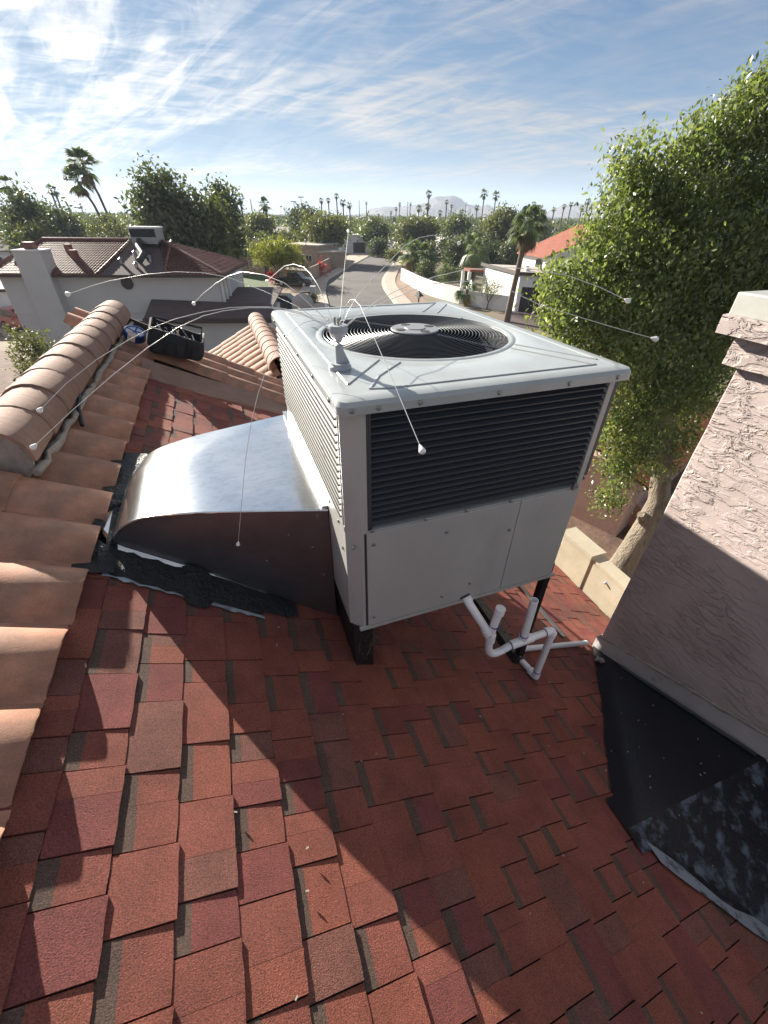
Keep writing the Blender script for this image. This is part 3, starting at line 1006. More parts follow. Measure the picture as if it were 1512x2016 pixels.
    mb.box(x0 - .004, x0 + .01, y0 + .078, y1 - .078, zl1 + .004, zt)
    mb.box(x0 - .003, x0 + .012, y0 + .064, y0 + .078, -0.965, zt)
    mb.box(x0 - .003, x0 + .02, y0 + .05, y1 - .05, -0.985, -0.962)
    mb.build('louver_frame', M['paint'], ac)
    # front access panels, each a raised sheet
    zs, zp = AZ0 + .014, -0.972
    sx = 1.045
    for (p0, p1) in ((0.358, sx - .0015), (sx + .0015, x1 - .052)):
        mb = MB()
        mb.box(p0, p1, y0 - .007, y0 + .001, zs, zp)
        o = mb.build('access_panel', M['paint'], ac)
        q = o.modifiers.new('b', 'BEVEL'); q.width = .003; q.segments = 2
    mb = MB(); mb.box(0.349, 0.357, y0 - .0015, y0 + .001, zs - .004, zp - .004); mb.build('panel_seam', M['seam'], ac)
    mb = MB(); mb.box(x0 + .03, x1 - .03, y0 - .012, y0 + .002, AZ0 - .004, AZ0 + .012); mb.build('bottom_rail', M['paint'], ac)
    # handle slot at the lower right end of the front grille
    mb = MB(); mb.box(x1 - .10, x1 - .088, y0 - .014, y0, -0.972, -0.935); mb.build('panel_clip', M['screw'], ac)
    # lid
    lid = MB()
    N = 6
    outer = rrect(A0, A1, AB0, AB1, 0.035, N)
    inn = rrect(A0 + .022, A1 - .022, AB0 + .022, AB1 - .022, 0.03, N)
    inn2 = rrect(A0 + .008, A1 - .008, AB0 + .008, AB1 - .008, 0.032, N)
    rim_ = rrect(A0 + .045, A1 - .045, AB0 + .045, AB1 - .045, 0.025, N)
    K = len(outer)
    rings = [[(x, y, AZ1 - .046) for x, y in outer], [(x, y, AZ1 - .020) for x, y in outer], [(x, y, AZ1 - .006) for x, y in inn2], [(x, y, AZ1 - .0015) for x, y in inn], [(x, y, AZ1) for x, y in rim_]]
    vs = [p for r in rings for p in r]
    fs = [(i * K + k, i * K + (k + 1) % K, (i + 1) * K + (k + 1) % K, (i + 1) * K + k) for i in range(4) for k in range(K)]
    lid.add(vs, fs)
    # flat top: from the rounded rectangle to the fan opening, with the pressed border and diagonal ribs as real relief
    cx, cy, R = FANC
    M1 = 96
    def rect_pt(t):
        c, s = math.cos(t), math.sin(t)
        hx, hy = (A1 - A0) / 2 - .045, (AB1 - AB0) / 2 - .045
        k = min(hx / abs(c) if abs(c) > 1e-6 else 9e9, hy / abs(s) if abs(s) > 1e-6 else 9e9)
        return np.array([(A0 + A1) / 2 + c * k, (AB0 + AB1) / 2 + s * k])
    def circ(t, r): return np.array([cx + r * math.cos(t), cy + r * math.sin(t)])
    ts = [2 * math.pi * k / M1 for k in range(M1)]
    for sx_, sy_ in ((1, 1), (-1, 1), (-1, -1), (1, -1)):
        ca = math.atan2(sy_ * ((AB1 - AB0) / 2 - .045), sx_ * ((A1 - A0) / 2 - .045)) % (2 * math.pi)
        ts[min(range(M1), key=lambda q: abs(ts[q] - ca))] = ca
    fr = [(0, 0.0), (0.5, 0.0), (1.0, 0.0)]
    vs, fs = [], []
    levels = [0.0, 0.45, 1.0]
    for f in levels:
        for t in ts:
            p = rect_pt(t) * (1 - f) + circ(t, R + .045) * f
            vs.append((p[0], p[1], AZ1 - (.0004 if f == 0 else 0)))
    for (r, dz) in ((R + .036, -.004), (R + .026, -.006), (R + .016, -.002), (R + .008, -.001), (R, -.003), (R - .004, -.014)):
        for t in ts:
            p = circ(t, r); vs.append((p[0], p[1], AZ1 + dz))
    nl = len(levels) + 6
    for i in range(nl - 1):
        for k in range(M1):
            fs.append((i * M1 + k, i * M1 + (k + 1) % M1, (i + 1) * M1 + (k + 1) % M1, (i + 1) * M1 + k))
    lid.add(vs, fs)
    lid_o = lid.build('lid', M['paint_top'], ac, smooth=28)
    # pressed ribs: trapezoid outlines on the four sides of the fan
    rib = MB()
    def rline(pts, w=0.0055, h=0.0035):
        for p, q in zip(pts[:-1], pts[1:]):
            p, q = np.array(p), np.array(q)
            d = (q - p) / np.linalg.norm(q - p); n_ = np.array([-d[1], d[0]])
            A, B = p - d * .003, q + d * .003
            vs = []
            for c in (A, B):
                vs += [(c[0] - n_[0] * w, c[1] - n_[1] * w, AZ1 + .0005), (c[0] - n_[0] * w * .35, c[1] - n_[1] * w * .35, AZ1 + h), (c[0] + n_[0] * w * .35, c[1] + n_[1] * w * .35, AZ1 + h), (c[0] + n_[0] * w, c[1] + n_[1] * w, AZ1 + .0005)]
            rib.add(vs, [(0, 4, 5, 1), (1, 5, 6, 2), (2, 6, 7, 3), (0, 1, 2, 3), (7, 6, 5, 4)])
    e = 0.075
    L_, Rr, N_, F_ = A0 + e, A1 - e, AB0 + e, AB1 - e
    g = 0.055
    rline([(A0 + .325, AB0 + .325), (A0 + .20, AB0 + .20), (L_ + g, N_ + .012), (L_ + g + .05, N_), (Rr - g, N_), (A1 - .30, AB0 + .37)])
    rline([(A0 + .30, AB1 - .345), (L_ + g, F_), (Rr - g, F_), (A1 - .325, AB1 - .325)])
    rline([(A0 + .26, AB0 + .38), (L_, N_ + g + .02), (L_, F_ - g), (A0 + .25, AB1 - .39)])
    rline([(A1 - .25, AB0 + .42), (Rr, N_ + g), (Rr, F_ - g), (A1 - .26, AB1 - .38)])
    rib.build('pressed_rib', M['paint_top'], ac, smooth=40)
    # cavity, fan, motor
    mb = MB(); mb.lathe([(0, .0), (R - .006, 0), (R - .003, .325)], (cx, cy, AZ1 - .34), 48, cap=False); mb.build('fan_cavity', M['fan_dark'], ac)
    fan = MB(); fan.lathe([(0.085, 0), (0.085, .11), (0.06, .13)], (cx, cy, AZ1 - .31), 24)
    fan_o = fan.build('fan_motor', M['fan'], ac, smooth=40)
    mb = MB()
    for k in range(4):
        t0 = k * math.pi / 2 + .35
        def fb(u, w):
            r = 0.09 + (R - .03 - .09) * u
            t = t0 + (w - .5) * (0.95 - .25 * u)
            return (cx + r * math.cos(t), cy + r * math.sin(t), AZ1 - .22 + (w - .5) * .08)
        mbk = MB(); mbk.grid(fb, [i / 5 for i in range(6)], [i / 4 for i in range(5)])
        mbk.build('fan_blade', M['fan'], ac, smooth=60)
    # wire grille: each ring a part
    for k in range(21):
        r = 0.112 + (R - .008 - .112) * k / 20
        zc = AZ1 - .003 + 0.012 * (1 - (r / R) ** 2)
        n = 64
        pts = [(cx + r * math.cos(2 * math.pi * j / n), cy + r * math.sin(2 * math.pi * j / n), zc) for j in range(n)]
        w = 0.0012
        vs, fs = [], []
        for j in range(n):
            t = 2 * math.pi * j / n
            c, s = math.cos(t), math.sin(t)
            vs += [(cx + (r - w) * c, cy + (r - w) * s, zc), (cx + r * c, cy + r * s, zc + w), (cx + (r + w) * c, cy + (r + w) * s, zc), (cx + r * c, cy + r * s, zc - w)]
        for j in range(n):
            a, b = j * 4, ((j + 1) % n) * 4
            for q in range(4): fs.append((a + q, a + (q + 1) % 4, b + (q + 1) % 4, b + q))
        mb = MB(); mb.add(vs, fs); mb.build('grille_ring', M['wire'], ac, smooth=80, fix=False)
    mb = MB()
    for k in range(4):
        t = k * math.pi / 2 + math.radians(45 - 20 + 6)
        mb.tube([(cx + .1 * math.cos(t), cy + .1 * math.sin(t), AZ1 + .006), (cx + (R + .012) * math.cos(t), cy + (R + .012) * math.sin(t), AZ1 - .005)], .0045, 6)
    mb.build('grille_spoke', M['louvre'], ac)
    M['hubm'] = mat('hub_plate_paint', (0.22, 0.23, 0.24), 0.4)
    # hub plate with four kidney holes
    mb = MB()
    mb.lathe([(0.115, 0), (0.115, .004), (0.111, .007), (0.05, .008), (0.047, .011), (0.0, .011)], (cx, cy, AZ1 + .010), 40)
    hub = mb.build('hub_plate', M['hubm'], ac, smooth=35)
    for k in range(4):
        t = k * math.pi / 2 + .2
        mb = MB(); mb.lathe([(0.022, 0), (0.022, .0025)], (cx + .080 * math.cos(t), cy + .080 * math.sin(t), AZ1 + .0168), 14)
        mb.build('hub_hole', M['seam'], hub)
    # screws
    sm_ = MB(); sm_.lathe([(0.0085, 0), (0.0085, .003), (0.005, .006)], (0, 0, 0), 8, (0, -1, 0)); sm_ = sm_.mesh('screw', M['screw'])
    def scr(p, d): put('screw', sm_, ac, p, (0, 0, math.atan2(d[0], -d[1]) * (-1 if d[0] < 0 else 1) if abs(d[0]) < .99 else -math.pi / 2))
    for x in (0.315, 0.40, 0.54, 0.83, 1.12, 1.34): scr((x, AB0, AZ1 - .030), (0, -1, 0))
    for x in (0.38, 0.60, 0.78, 0.99, 1.33): scr((x, y0 - .007, -0.967 + .006), (0, -1, 0))
    for (x, z) in ((0.385, -1.03), (0.385, -1.45), (0.70, -1.05), (0.72, -1.44), (1.015, -1.12), (0.86, -1.40)): scr((x, y0 - .0065, z), (0, -1, 0))
    for y in (1.25, 1.5, 1.8, 2.15, 2.5): scr((A0, y, AZ1 - .03), (-1, 0, 0))
    for (y, z) in ((1.30, -1.0), (1.25, -1.10), (1.25, -1.45), (1.45, -1.0)): scr((x0, y, z), (-1, 0, 0))
    scr((A0 + .035, AB0 + .028, -1.04), (-.7, -.7, 0))
    # stand: tarred sleeper on the uphill side, two tall legs and a sleeper downhill
    mb = MB()
    mb.hexa([(x0 + .01, y0 + .02, RZ(x0 + .01, -.005)), (x0 + .10, y0 + .02, RZ(x0 + .10, -.005)), (x0 + .10, y1 - .02, RZ(x0 + .10, -.005)), (x0 + .01, y1 - .02, RZ(x0 + .01, -.005))],
            [(x0 + .01, y0 + .02, AZ0 - .001), (x0 + .10, y0 + .02, AZ0 - .001), (x0 + .10, y1 - .02, AZ0 - .001), (x0 + .01, y1 - .02, AZ0 - .001)])
    mb.build('sleeper', M['tar'], ac)
    for y in (LEGB, 2.56):
        mb = MB(); mb.box(LEGA, LEGA + .04, y, y + .04, RZ(LEGA + .02, .03), AZ0 - .001)
        mb.build('leg', M['black'], ac)
    mb = MB(); mb.hexa([(x0 + .1, 2.56, RZ(x0 + .1, -.005)), (.80, 2.56, RZ(.80, -.005)), (.80, 2.64, RZ(.80, -.005)), (x0 + .1, 2.64, RZ(x0 + .1, -.005))], [(x0 + .1, 2.56, AZ0 - .001), (.80, 2.56, AZ0 - .001), (.80, 2.64, AZ0 - .001), (x0 + .1, 2.64, AZ0 - .001)])  # unseen cross board, added to block the sun stripe under the cabinet
    mb.build('sleeper', M['tar'], ac)
    mb = MB()
    for z in (AZ0 - .05,): mb.box(x0 + .02, 1.42, 1.30, 1.34, z, AZ0 - .002)
    mb.box(1.30, 1.345, 1.34, 2.60, AZ0 - .05, AZ0 - .002)
    mb.build('base_rail', M['black'], ac)
    mb = MB()
    s_ = S_of(1.345)
    mb.hexa([RP(s_, 1.20, .0), RP(s_ + .11, 1.20, .0), RP(s_ + .11, 2.75, .0), RP(s_, 2.75, .0)], [RP(s_ + .006, 1.20, .05), RP(s_ + .104, 1.20, .05), RP(s_ + .104, 2.75, .05), RP(s_ + .006, 2.75, .05)])
    mb.build('sleeper', M['tar'], ac)


build_ac()


def chimney_shade_unit():  # unseen unit, added and sized to cast the shadow on the chimney
    a0, a1, b0, b1, z0, z1 = 0.58, 1.545, 2.70, 3.46, -1.86, -0.60
    u = rthing('air_conditioner', 'unseen smaller air conditioner added behind the large one to shade the chimney', 'air conditioner', (a0 + a1) / 2, (b0 + b1) / 2, z0)
    mb = MB(); mb.box(a0 + .012, a1 - .012, b0 + .012, b1 - .012, z0, z1 - .04); mb.build('cabinet', M['paint'], u)
    mb = MB(); mb.box(a0, a1, b0, b1, z1 - .04, z1); o = mb.build('lid', M['paint_top'], u)
    q = o.modifiers.new('b', 'BEVEL'); q.width = .012; q.segments = 3
    mb = MB(); mb.box(a0 + .1, a1 - .1, b1 - .0115, b1 - .008, -1.3, -.72); mb.build('coil_panel', M['coil'], u)
    mbs = MB(); mbs.box(a0 + .1, a1 - .1, b1 - .0075, b1 + .004, -.004, .004); me = mbs.mesh('louver_slat', M['louvre'])
    for k in range(16): put('louver_slat', me, u, (0, 0, -1.28 + .035 * k))
    for (x, y) in ((a0 + .05, b0 + .05), (a1 - .09, b0 + .05), (a0 + .05, b1 - .09), (a1 - .09, b1 - .09)):
        mb = MB(); mb.box(x, x + .04, y, y + .04, RZ(x, -.005), z0 - .001); mb.build('leg', M['black'], u)


chimney_shade_unit()

# bird mesh hanging loose under the cabinet
rw = random.Random(4)
wire_m = mat('rusty_wire', (0.12, 0.10, 0.085), 0.5, metal=0.5)
for cnt, (a0, a1, b0, b1), lb in ((26, (.32, .62, 1.13, 1.3), 'thin tangled bird wire round the front left foot of the air conditioner'), (20, (1.36, 1.46, 1.3, 2.2), 'thin tangled bird wire lying along the black sleeper under the air conditioner')):
    mb = MB()
    for k in range(cnt):
        a, b = rw.uniform(a0, a1), rw.uniform(b0, b1)
        zc = -1.58 if cnt == 26 else RZ(1.40, .09)
        pts = []
        for j in range(6):
            pts.append((a, b, max(zc + rw.uniform(-.08, .03), RZ(a, .015))))
            a += rw.uniform(-.05, .06); b += rw.uniform(-.035, .05)
        mb.tube(pts, 0.0011, 3, cap=False)
    o = mb.build('bird_wire', wire_m)
    for v in o.data.vertices: v.co = HB(*v.co)
    tag(o, lb, 'wire mesh'); o['kind'] = 'stuff'

# metal strip on the shingles beyond the drain pipe
mb = MB()
s_ = S_of(2.06)
mb.hexa([RP(s_, 1.46, .012), RP(s_ + .055, 1.46, .012), RP(s_ + .055, 2.3, .012), RP(s_, 2.3, .012)], [RP(s_, 1.46, .02), RP(s_ + .055, 1.46, .02), RP(s_ + .055, 2.3, .02), RP(s_, 2.3, .02)])
o = mb.build('metal_strip', M['galv_dull'])
for v in o.data.vertices: v.co = HB(*v.co)
tag(o, 'grey metal strip lying on lit shingles behind the drain pipe', 'metal strip')

# ================================================================== sheet metal duct hood
hood = rthing('duct_hood', 'shiny curved galvanised duct hood between air conditioner and tiles', 'duct', -0.25, 2.1, RZ(-0.25))
HZ = -1.078
def hprof():
    """(a, z) outline from the left foot over the bend to the cabinet"""
    a, z = -0.17, HZ
    arcp = [(a, z)]
    for k in range(1, 15):             # nearly flat, leaning a little towards the roll
        t = math.radians(9) * (k / 14) ** 1.5
        a -= 0.0225 * math.cos(t); z -= 0.0225 * math.sin(t)
        arcp.append((a, z))
    for k in range(1, 17):             # the rolled end
        t = math.radians(9 + 66 * k / 16)
        a -= 0.0205 * math.cos(t); z -= 0.0205 * math.sin(t)
        arcp.append((a, z))
    if z > RZ(a, .01) + .01: arcp.append((a - .02, RZ(a - .02, .012)))
    pts = []
    pts += [p for p in reversed(arcp)] + [(0.05, HZ), (A0 + .012, HZ)]
    return pts
HP = hprof()
def bn(a): return 1.50 + (A0 - a) * 0.315
def bf(a): return 2.655 - (A0 - a) * 0.10
def dipf(a): return 0.055 * max(0.0, min(1.0, (A0 - a) / 0.75))
def build_hood():
    mb = MB()
    def top(i, w):
        a, z = HP[i]
        b0, b1 = bn(a), bf(a)
        fold = 0.62 + 0.38 * max(0, min(1, (a + .36) / (A0 + .36)))      # the cross-break runs to the far corner
        b = b0 + (b1 - b0) * w
        dz = 0
        if w > fold: dz = -dipf(a) * (w - fold) / max(1e-3, 1 - fold)
        return (a, b, z + dz)
    ws = [0, 0.15, 0.3, 0.45, 0.62, 0.7, 0.78, 0.86, 0.93, 1.0]
    mb.grid(top, list(range(len(HP))), ws)
    mb.build('top_sheet', M['galv'], hood, smooth=35)
    for nm, bfun, sg in (('near_side', bn, -1), ('far_side', bf, 1)):
        mb = MB()
        up = [(a, bfun(a) + sg * .001, z - (dipf(a) if sg > 0 else 0) - .002) for a, z in HP]
        dn = [(a, bfun(a) + sg * .001, min(RZ(a, .006), z)) for a, z in HP]
        n = len(HP)
        mb.add(up + dn, [(i, i + 1, n + i + 1, n + i) for i in range(n - 1)])
        mb.build(nm, M['galv_dull'], hood, smooth=30)
    mb = MB()     # folded seam along the near edge
    mb.tube([(a, bn(a) - .004, z + .001) for a, z in HP], 0.0055, 6)
    mb.build('edge_seam', M['galv'], hood, smooth=60)
    mb = MB()     # flange against the cabinet
    mb.box(A0 - .012, A0 + .0145, bn(A0), bf(A0), HZ + .002, HZ + .022)
    mb.build('flange', M['galv'], hood)
    mb = MB()
    for (a, dz) in ((0.235, -.03), (0.10, -.14), (-.02, -.30), (0.24, -.40), (0.20, -.22)): mb.lathe([(.006, 0), (.006, .004)], (a, bn(a) - .002, HZ + dz), 8, (-.3, -1, 0))
    mb.build('screw', M['steel'], hood)
    # base flashing strips and tar
    mb = MB()
    rr = random.Random(2)
    for (a0, a1, h0, h1) in ((-0.66, -0.38, .036, .034), (-0.31, -0.02, .034, .006)):
        n = 8
        lo, hi = [], []
        for k in range(n + 1):
            a = a0 + (a1 - a0) * k / n
            h = h0 + (h1 - h0) * k / n
            jag = rr.uniform(-.006, .006) if k in (0, n) else 0
            lo.append((a + jag, bn(a) - .065, RZ(a, .018))); hi.append((a + jag, bn(a) - .004, RZ(a, .016 + h)))
        mb.add(lo + hi, [(k, k + 1, n + 2 + k, n + 1 + k) for k in range(n)])
    mb.add([(-.745, bn(-.74) + .02, RZ(-.745, .012)), (-.705, bn(-.7) - .01, RZ(-.705, .03)), (-.68, 1.98, RZ(-.69, .10)), (-.745, 2.05, RZ(-.745, .03))], [(0, 1, 2, 3)])
    mb.build('base_flashing', M['galv'], hood)
    mb = MB()
    n = 26
    top_, bot_, low_ = [], [], []
    for k in range(n + 1):
        a = -0.72 + (0.80) * k / n
        f = max(0.12, 1 - max(0, (a + .2)) * 2.6) * (1.0 if not -.40 < a < -.29 else 1.7)
        top_.append((a, bn(a) - .012, RZ(a, .034 * f + .006 + rr.uniform(0, .006))))
        bot_.append((a, bn(a) - .085 - .085 * f + rr.uniform(-.012, .012), RZ(a, .014)))
        low_.append((a, bn(a) - .075 * f - .03, RZ(a, .026 + rr.uniform(0, .008))))
    N = n + 1
    mb.add(top_ + low_ + bot_, [(k, k + 1, N + k + 1, N + k) for k in range(n)] + [(N + k, N + k + 1, 2 * N + k + 1, 2 * N + k) for k in range(n)])
    # black smear round the left foot
    P_ = []
    for k in range(20):
        b = 1.62 + 1.15 * k / 19
        P_.append(((-.79 + rr.uniform(-.02, .02), b, RZ(-.79, .013)), (-.66 + rr.uniform(-.01, .01) + .05 * (k > 10), b, RZ(-.68, .020))))
    vs = [p for q in P_ for p in q]
    mb.add(vs, [(2 * k, 2 * k + 1, 2 * k + 3, 2 * k + 2) for k in range(19)])
    mb.build('tar_seal', M['tar'], hood, smooth=50)
    mb = MB()
    vs = []
    for k in range(25):
        a = -0.70 + 0.62 * k / 24
        w = .004 + abs(rr.gauss(0, .007))
        bb = bn(a) - .165
        vs += [(a, bb, RZ(a, .0135)), (a, bb - w - .012, RZ(a, .0135))]
    mb.add(vs, [(2 * k, 2 * k + 1, 2 * k + 3, 2 * k + 2) for k in range(24)])
    mb.build('primer_edge', M['tar_edge'], hood)
build_hood()

# ================================================================== PVC drain
pvc = rthing('drain_pipe', 'white plastic condensate drain pipe with trap and two open stubs', 'drain pipe', 1.2, 1.1, RZ(1.2))
pr = 0.0205
yb = 1.085
def arc(p, c, q, n=8):
    return [tuple((1 - t) ** 2 * np.array(p) + 2 * t * (1 - t) * np.array(c) + t * t * np.array(q)) for t in [k / n for k in range(n + 1)]]
def build_pvc():
    trap = [(0.850, 1.165, -1.495), (0.870, 1.12, -1.535)] + [(0.985, 1.085, -1.745)] + arc((1.0, 1.08, -1.80), (1.0, 1.08, -1.945), (1.07, 1.08, -1.945), 8) + arc((1.10, 1.08, -1.94), (1.13, 1.08, -1.925), (1.165, 1.08, -1.915), 5)
    mb = MB(); mb.tube(trap, pr, 14)
    mb.build('trap_pipe', M['pvc'], pvc, smooth=45)
    mb = MB(); mb.tube([(1.15, 1.08, -1.917), (1.40, 1.085, -1.912)] + arc((1.415, 1.085, -1.912), (1.443, 1.085, -1.912), (1.443, 1.085, -1.95), 6) + [(1.443, 1.085, RZ(1.443, .03))], pr, 14)
    mb.build('crossover_pipe', M['pvc'], pvc, smooth=45)
    for (a0, z0, a1, z1, b_) in ((0.996, -1.76, 1.018, -1.565, 1.082), (1.236, -1.90, 1.226, -1.585, 1.085)):
        mb = MB()
        ax = np.array([a1 - a0, 0, z1 - z0]); Ln = np.linalg.norm(ax)
        mb.lathe([(pr, 0), (pr, Ln), (pr * .8, Ln), (pr * .8, Ln - .05)], (a0, b_, z0), 16, ax, cap=False)
        mb.add([(a0 + ax[0] * .75 + 0.016 * math.cos(t), b_ + .016 * math.sin(t), z0 + ax[2] * .85) for t in np.arange(0, 6.28, .5)], [tuple(range(13))])
        mb.build('open_stub', M['pvc'], pvc, smooth=45)
    zf = RZ(1.443, .03)
    z2 = RZ(1.40, .028)
    mb = MB(); mb.tube([(1.443, 1.085, RZ(1.443, .05)), (1.443, 1.085, RZ(1.443, .034)), (1.443, 1.10, RZ(1.443, .030)), (1.405, 1.262, RZ(1.405, .030)), (1.41, 1.285, RZ(1.41, .030)), (1.44, 1.295, RZ(1.44, .030)), (2.30, 1.40, RZ(2.30, .030))], pr * .95, 14)
    mb.build('outlet_pipe', M['pvc'], pvc, smooth=45)
    def coll(p, q, L_=.035):
        mb = MB()
        p, q = np.array(p, float), np.array(q, float); d = (q - p) / np.linalg.norm(q - p)
        mb.tube([p, p + d * L_], pr * 1.22, 14)
        mb.build('fitting', M['pvc'], pvc, smooth=45)
    coll((0.856, 1.16, -1.50), (0.985, 1.085, -1.745)); coll((0.965, 1.092, -1.71), (0.99, 1.085, -1.77), .05); coll((1.0, 1.08, -1.75), (1.002, 1.08, -1.8), .06)
    coll((1.017, 1.082, -1.605), (1.021, 1.082, -1.56), .04)
    coll((1.155, 1.08, -1.917), (1.4, 1.085, -1.912), .14); coll((1.234, 1.085, -1.905), (1.23, 1.085, -1.85), .03)
    coll((1.385, 1.085, -1.912), (1.5, 1.085, -1.912), .035); coll((1.443, 1.085, -1.935), (1.443, 1.085, -2.2), .03)
    coll((1.443, 1.085, RZ(1.443, .075)), (1.443, 1.085, -5), .05); coll((1.443, 1.09, RZ(1.443, .031)), (1.405, 1.262, RZ(1.405, .031)), .045)
    coll((1.414, 1.22, RZ(1.414, .030)), (1.405, 1.262, RZ(1.405, .03)), .05); coll((1.42, 1.293, RZ(1.42, .03)), (2.3, 1.40, RZ(2.3, .03)), .05)
    def ring(p, d):
        d = np.array(d, float); d /= np.linalg.norm(d); p = np.array(p, float)
        mb = MB(); mb.tube([p - d * .002, p + d * .0025], pr * 1.17, 14)
        mb.build('primer_mark', M['purple'], pvc, smooth=45)
    ring((0.877, 1.147, -1.54), (.129, -.075, -.245)); ring((1.006, 1.08, -1.69), (.1, 0, 1)); ring((0.985, 1.085, -1.75), (.1, -.03, -.3)); ring((1.151, 1.08, -1.918), (1, 0, .05)); ring((1.234, 1.085, -1.872), (0, 0, 1))
    ring((1.383, 1.085, -1.912), (1, 0, 0)); ring((1.443, 1.085, RZ(1.443, .078)), (0, 0, 1)); ring((1.434, 1.13, RZ(1.434, .03)), (-.04, .17, 0)); ring((1.416, 1.212, RZ(1.416, .03)), (-.04, .17, 0))
    mb = MB(); mb.lathe([(.036, 0), (.036, .006), (.026, .008)], (0.850, 1.168, -1.4955), 16, (.25, -.6, -.7)); mb.build('pipe_collar', M['black'], pvc)
build_pvc()

# ================================================================== bird spinner on the lid
def hubz(px, py, b):
    d = ray(px, py); D = np.array([d @ VX, d @ UX, d[2]]); return D * b / D[1]
SB = 1.46
SA = 0.366
top_h = hubz(664, 640, SB)[2]
spin = rthing('bird_spinner', 'grey bird deterrent spinner with long white tipped rods on the lid', 'bird deterrent', SA, SB, AZ1)
def build_spinner():
    z = AZ1
    H = top_h - AZ1
    mb = MB(); mb.lathe([(0.040, 0.0), (0.041, .006), (0.039, .012), (0.034, .016), (0.034, .022)], (SA, SB, z), 24)
    mb.hexa([(SA - .008, SB - .012, z + .02), (SA + .034, SB - .012, z + .02), (SA + .034, SB + .012, z + .02), (SA - .008, SB + .012, z + .02)], [(SA - .008, SB - .01, z + .075), (SA + .008, SB - .01, z + .075), (SA + .008, SB + .01, z + .075), (SA - .008, SB + .01, z + .075)])
    mb.build('base', M['plastic'], spin, smooth=40)
    mb = MB(); mb.lathe([(0.0155, .02), (0.0145, H * .56), (0.011, H * .58)], (SA, SB, z), 16); mb.lathe([(.004, H * .57), (.004, H * .66)], (SA, SB, z), 8)
    mb.build('post', M['plastic'], spin, smooth=40)
    mb = MB(); mb.lathe([(0.009, H * .62), (0.013, H * .68), (0.025, H * .80), (0.032, H * .84), (0.033, H * .97), (0.031, H), (0.018, H * 1.005)], (SA, SB, z), 20)
    cup = mb.build('cup', M['plastic'], spin, smooth=40)
    mb = MB()
    for k in range(3):
        t = k * 2.1 + .4
        mb.lathe([(.004, 0), (.004, .02), (.0025, .024)], (SA + .011 * math.cos(t), SB + .011 * math.sin(t), z + H), 8)
    mb.build('screw', M['screw'], cup)
    ARMS = [
        [(645, 648), (638, 637), (632, 633), (617, 631), (598, 635), (576, 649), (559, 668), (541, 692), (524, 728), (508, 775), (495, 830), (484, 900), (476, 985), (469, 1068)],
        [(678, 618), (684, 597), (690, 590), (698, 590), (710, 603), (726, 640), (750, 695), (780, 765), (805, 825), (828, 880)],
        [(648, 648), (630, 636), (600, 621), (565, 611), (530, 606), (490, 606), (440, 612), (400, 622), (350, 645), (290, 685), (220, 740), (140, 810), (70, 876)],
        [(648, 647), (620, 628), (590, 615), (560, 608), (528, 604), (490, 604), (452, 606), (400, 614), (345, 628), (300, 645), (255, 668), (190, 708), (130, 755), (82, 804)],
        [(648, 648), (584, 602), (520, 573), (450, 546), (400, 537), (345, 535), (290, 540), (220, 552), (180, 563), (137, 578)],
        [(650, 644), (640, 628), (613, 602), (590, 580), (560, 557), (520, 541), (478, 535), (450, 543), (425, 558), (400, 578), (383, 596)],
        [(656, 642), (650, 620), (641, 600), (635, 580), (625, 560), (612, 540), (598, 526), (578, 520), (560, 524), (543, 538), (527, 553)],
        [(667, 640), (672, 600), (675, 560), (680, 510), (686, 456)],
        [(674, 640), (685, 615), (700, 588), (730, 553), (760, 522), (797, 483), (825, 468), (853, 463), (880, 468), (902, 478)],
        [(678, 643), (700, 625), (740, 594), (779, 573), (820, 556), (859, 544), (905, 533), (954, 528), (1010, 527), (1065, 532), (1120, 543), (1180, 565), (1232, 590)],
        [(680, 645), (716, 612), (780, 585), (848, 559), (912, 553), (991, 565), (1062, 600), (1150, 627), (1220, 648), (1285, 666)]]
    C = np.array([SA, SB, z + H * 0.97])
    WANT = [1.05, 1.0, 1.15, 1.3, 2.2, 2.0, 2.0, 2.0, 2.2, 1.55, 1.25]
    for arm, want in zip(ARMS, WANT):
        best = None
        D = []
        for p in arm:
            d = ray(*p); D.append(np.array([d @ VX, d @ UX, d[2]]))
        for phi in np.arange(0, 2 * math.pi, 0.004):
            n = np.array([-math.sin(phi), math.cos(phi), 0])
            pts, ok = [], True
            for d in D:
                den = n @ d
                if abs(den) < 0.02: ok = False; break
                t = (n @ C) / den
                if t <= 0: ok = False; break
                pts.append(d * t)
            if not ok: continue
            P = np.array([C] + pts)
            rad = (P - C) @ np.array([math.cos(phi), math.sin(phi), 0])
            L_ = np.linalg.norm(np.diff(P, axis=0), axis=1).sum()
            back = np.clip(-np.diff(rad), 0, None).sum()
            near = np.linalg.norm(P[-1]); ins = ((P[:, 2] < AZ1 - .01) & (P[:, 1] > AB0 - .015) & (P[:, 0] > A0 - .01) & (P[:, 0] < A1) ).sum(); cost = 2 * ins + abs(L_ - 1.10) + 3 * back + 4 * max(0, want - near) + 0.35 * max(0, near - want - .8)
            if best is None or cost < best[0]: best = (cost, P, L_)
        if best is None: continue
        P = best[1]
        mb = MB(); mb.tube(P, [0.0014] + [0.0011] * (len(P) - 1), 6)
        rod = mb.build('rod', M['spring'], spin, smooth=70)
        d = P[-1] - P[-2]; d /= np.linalg.norm(d)
        mb = MB(); mb.lathe([(.002, -.006), (.0045, 0), (.0085, .010), (.0085, .015), (.004, .019)], P[-1], 10, d)
        mb.build('tip', M['tip'], rod, smooth=50)
build_spinner()

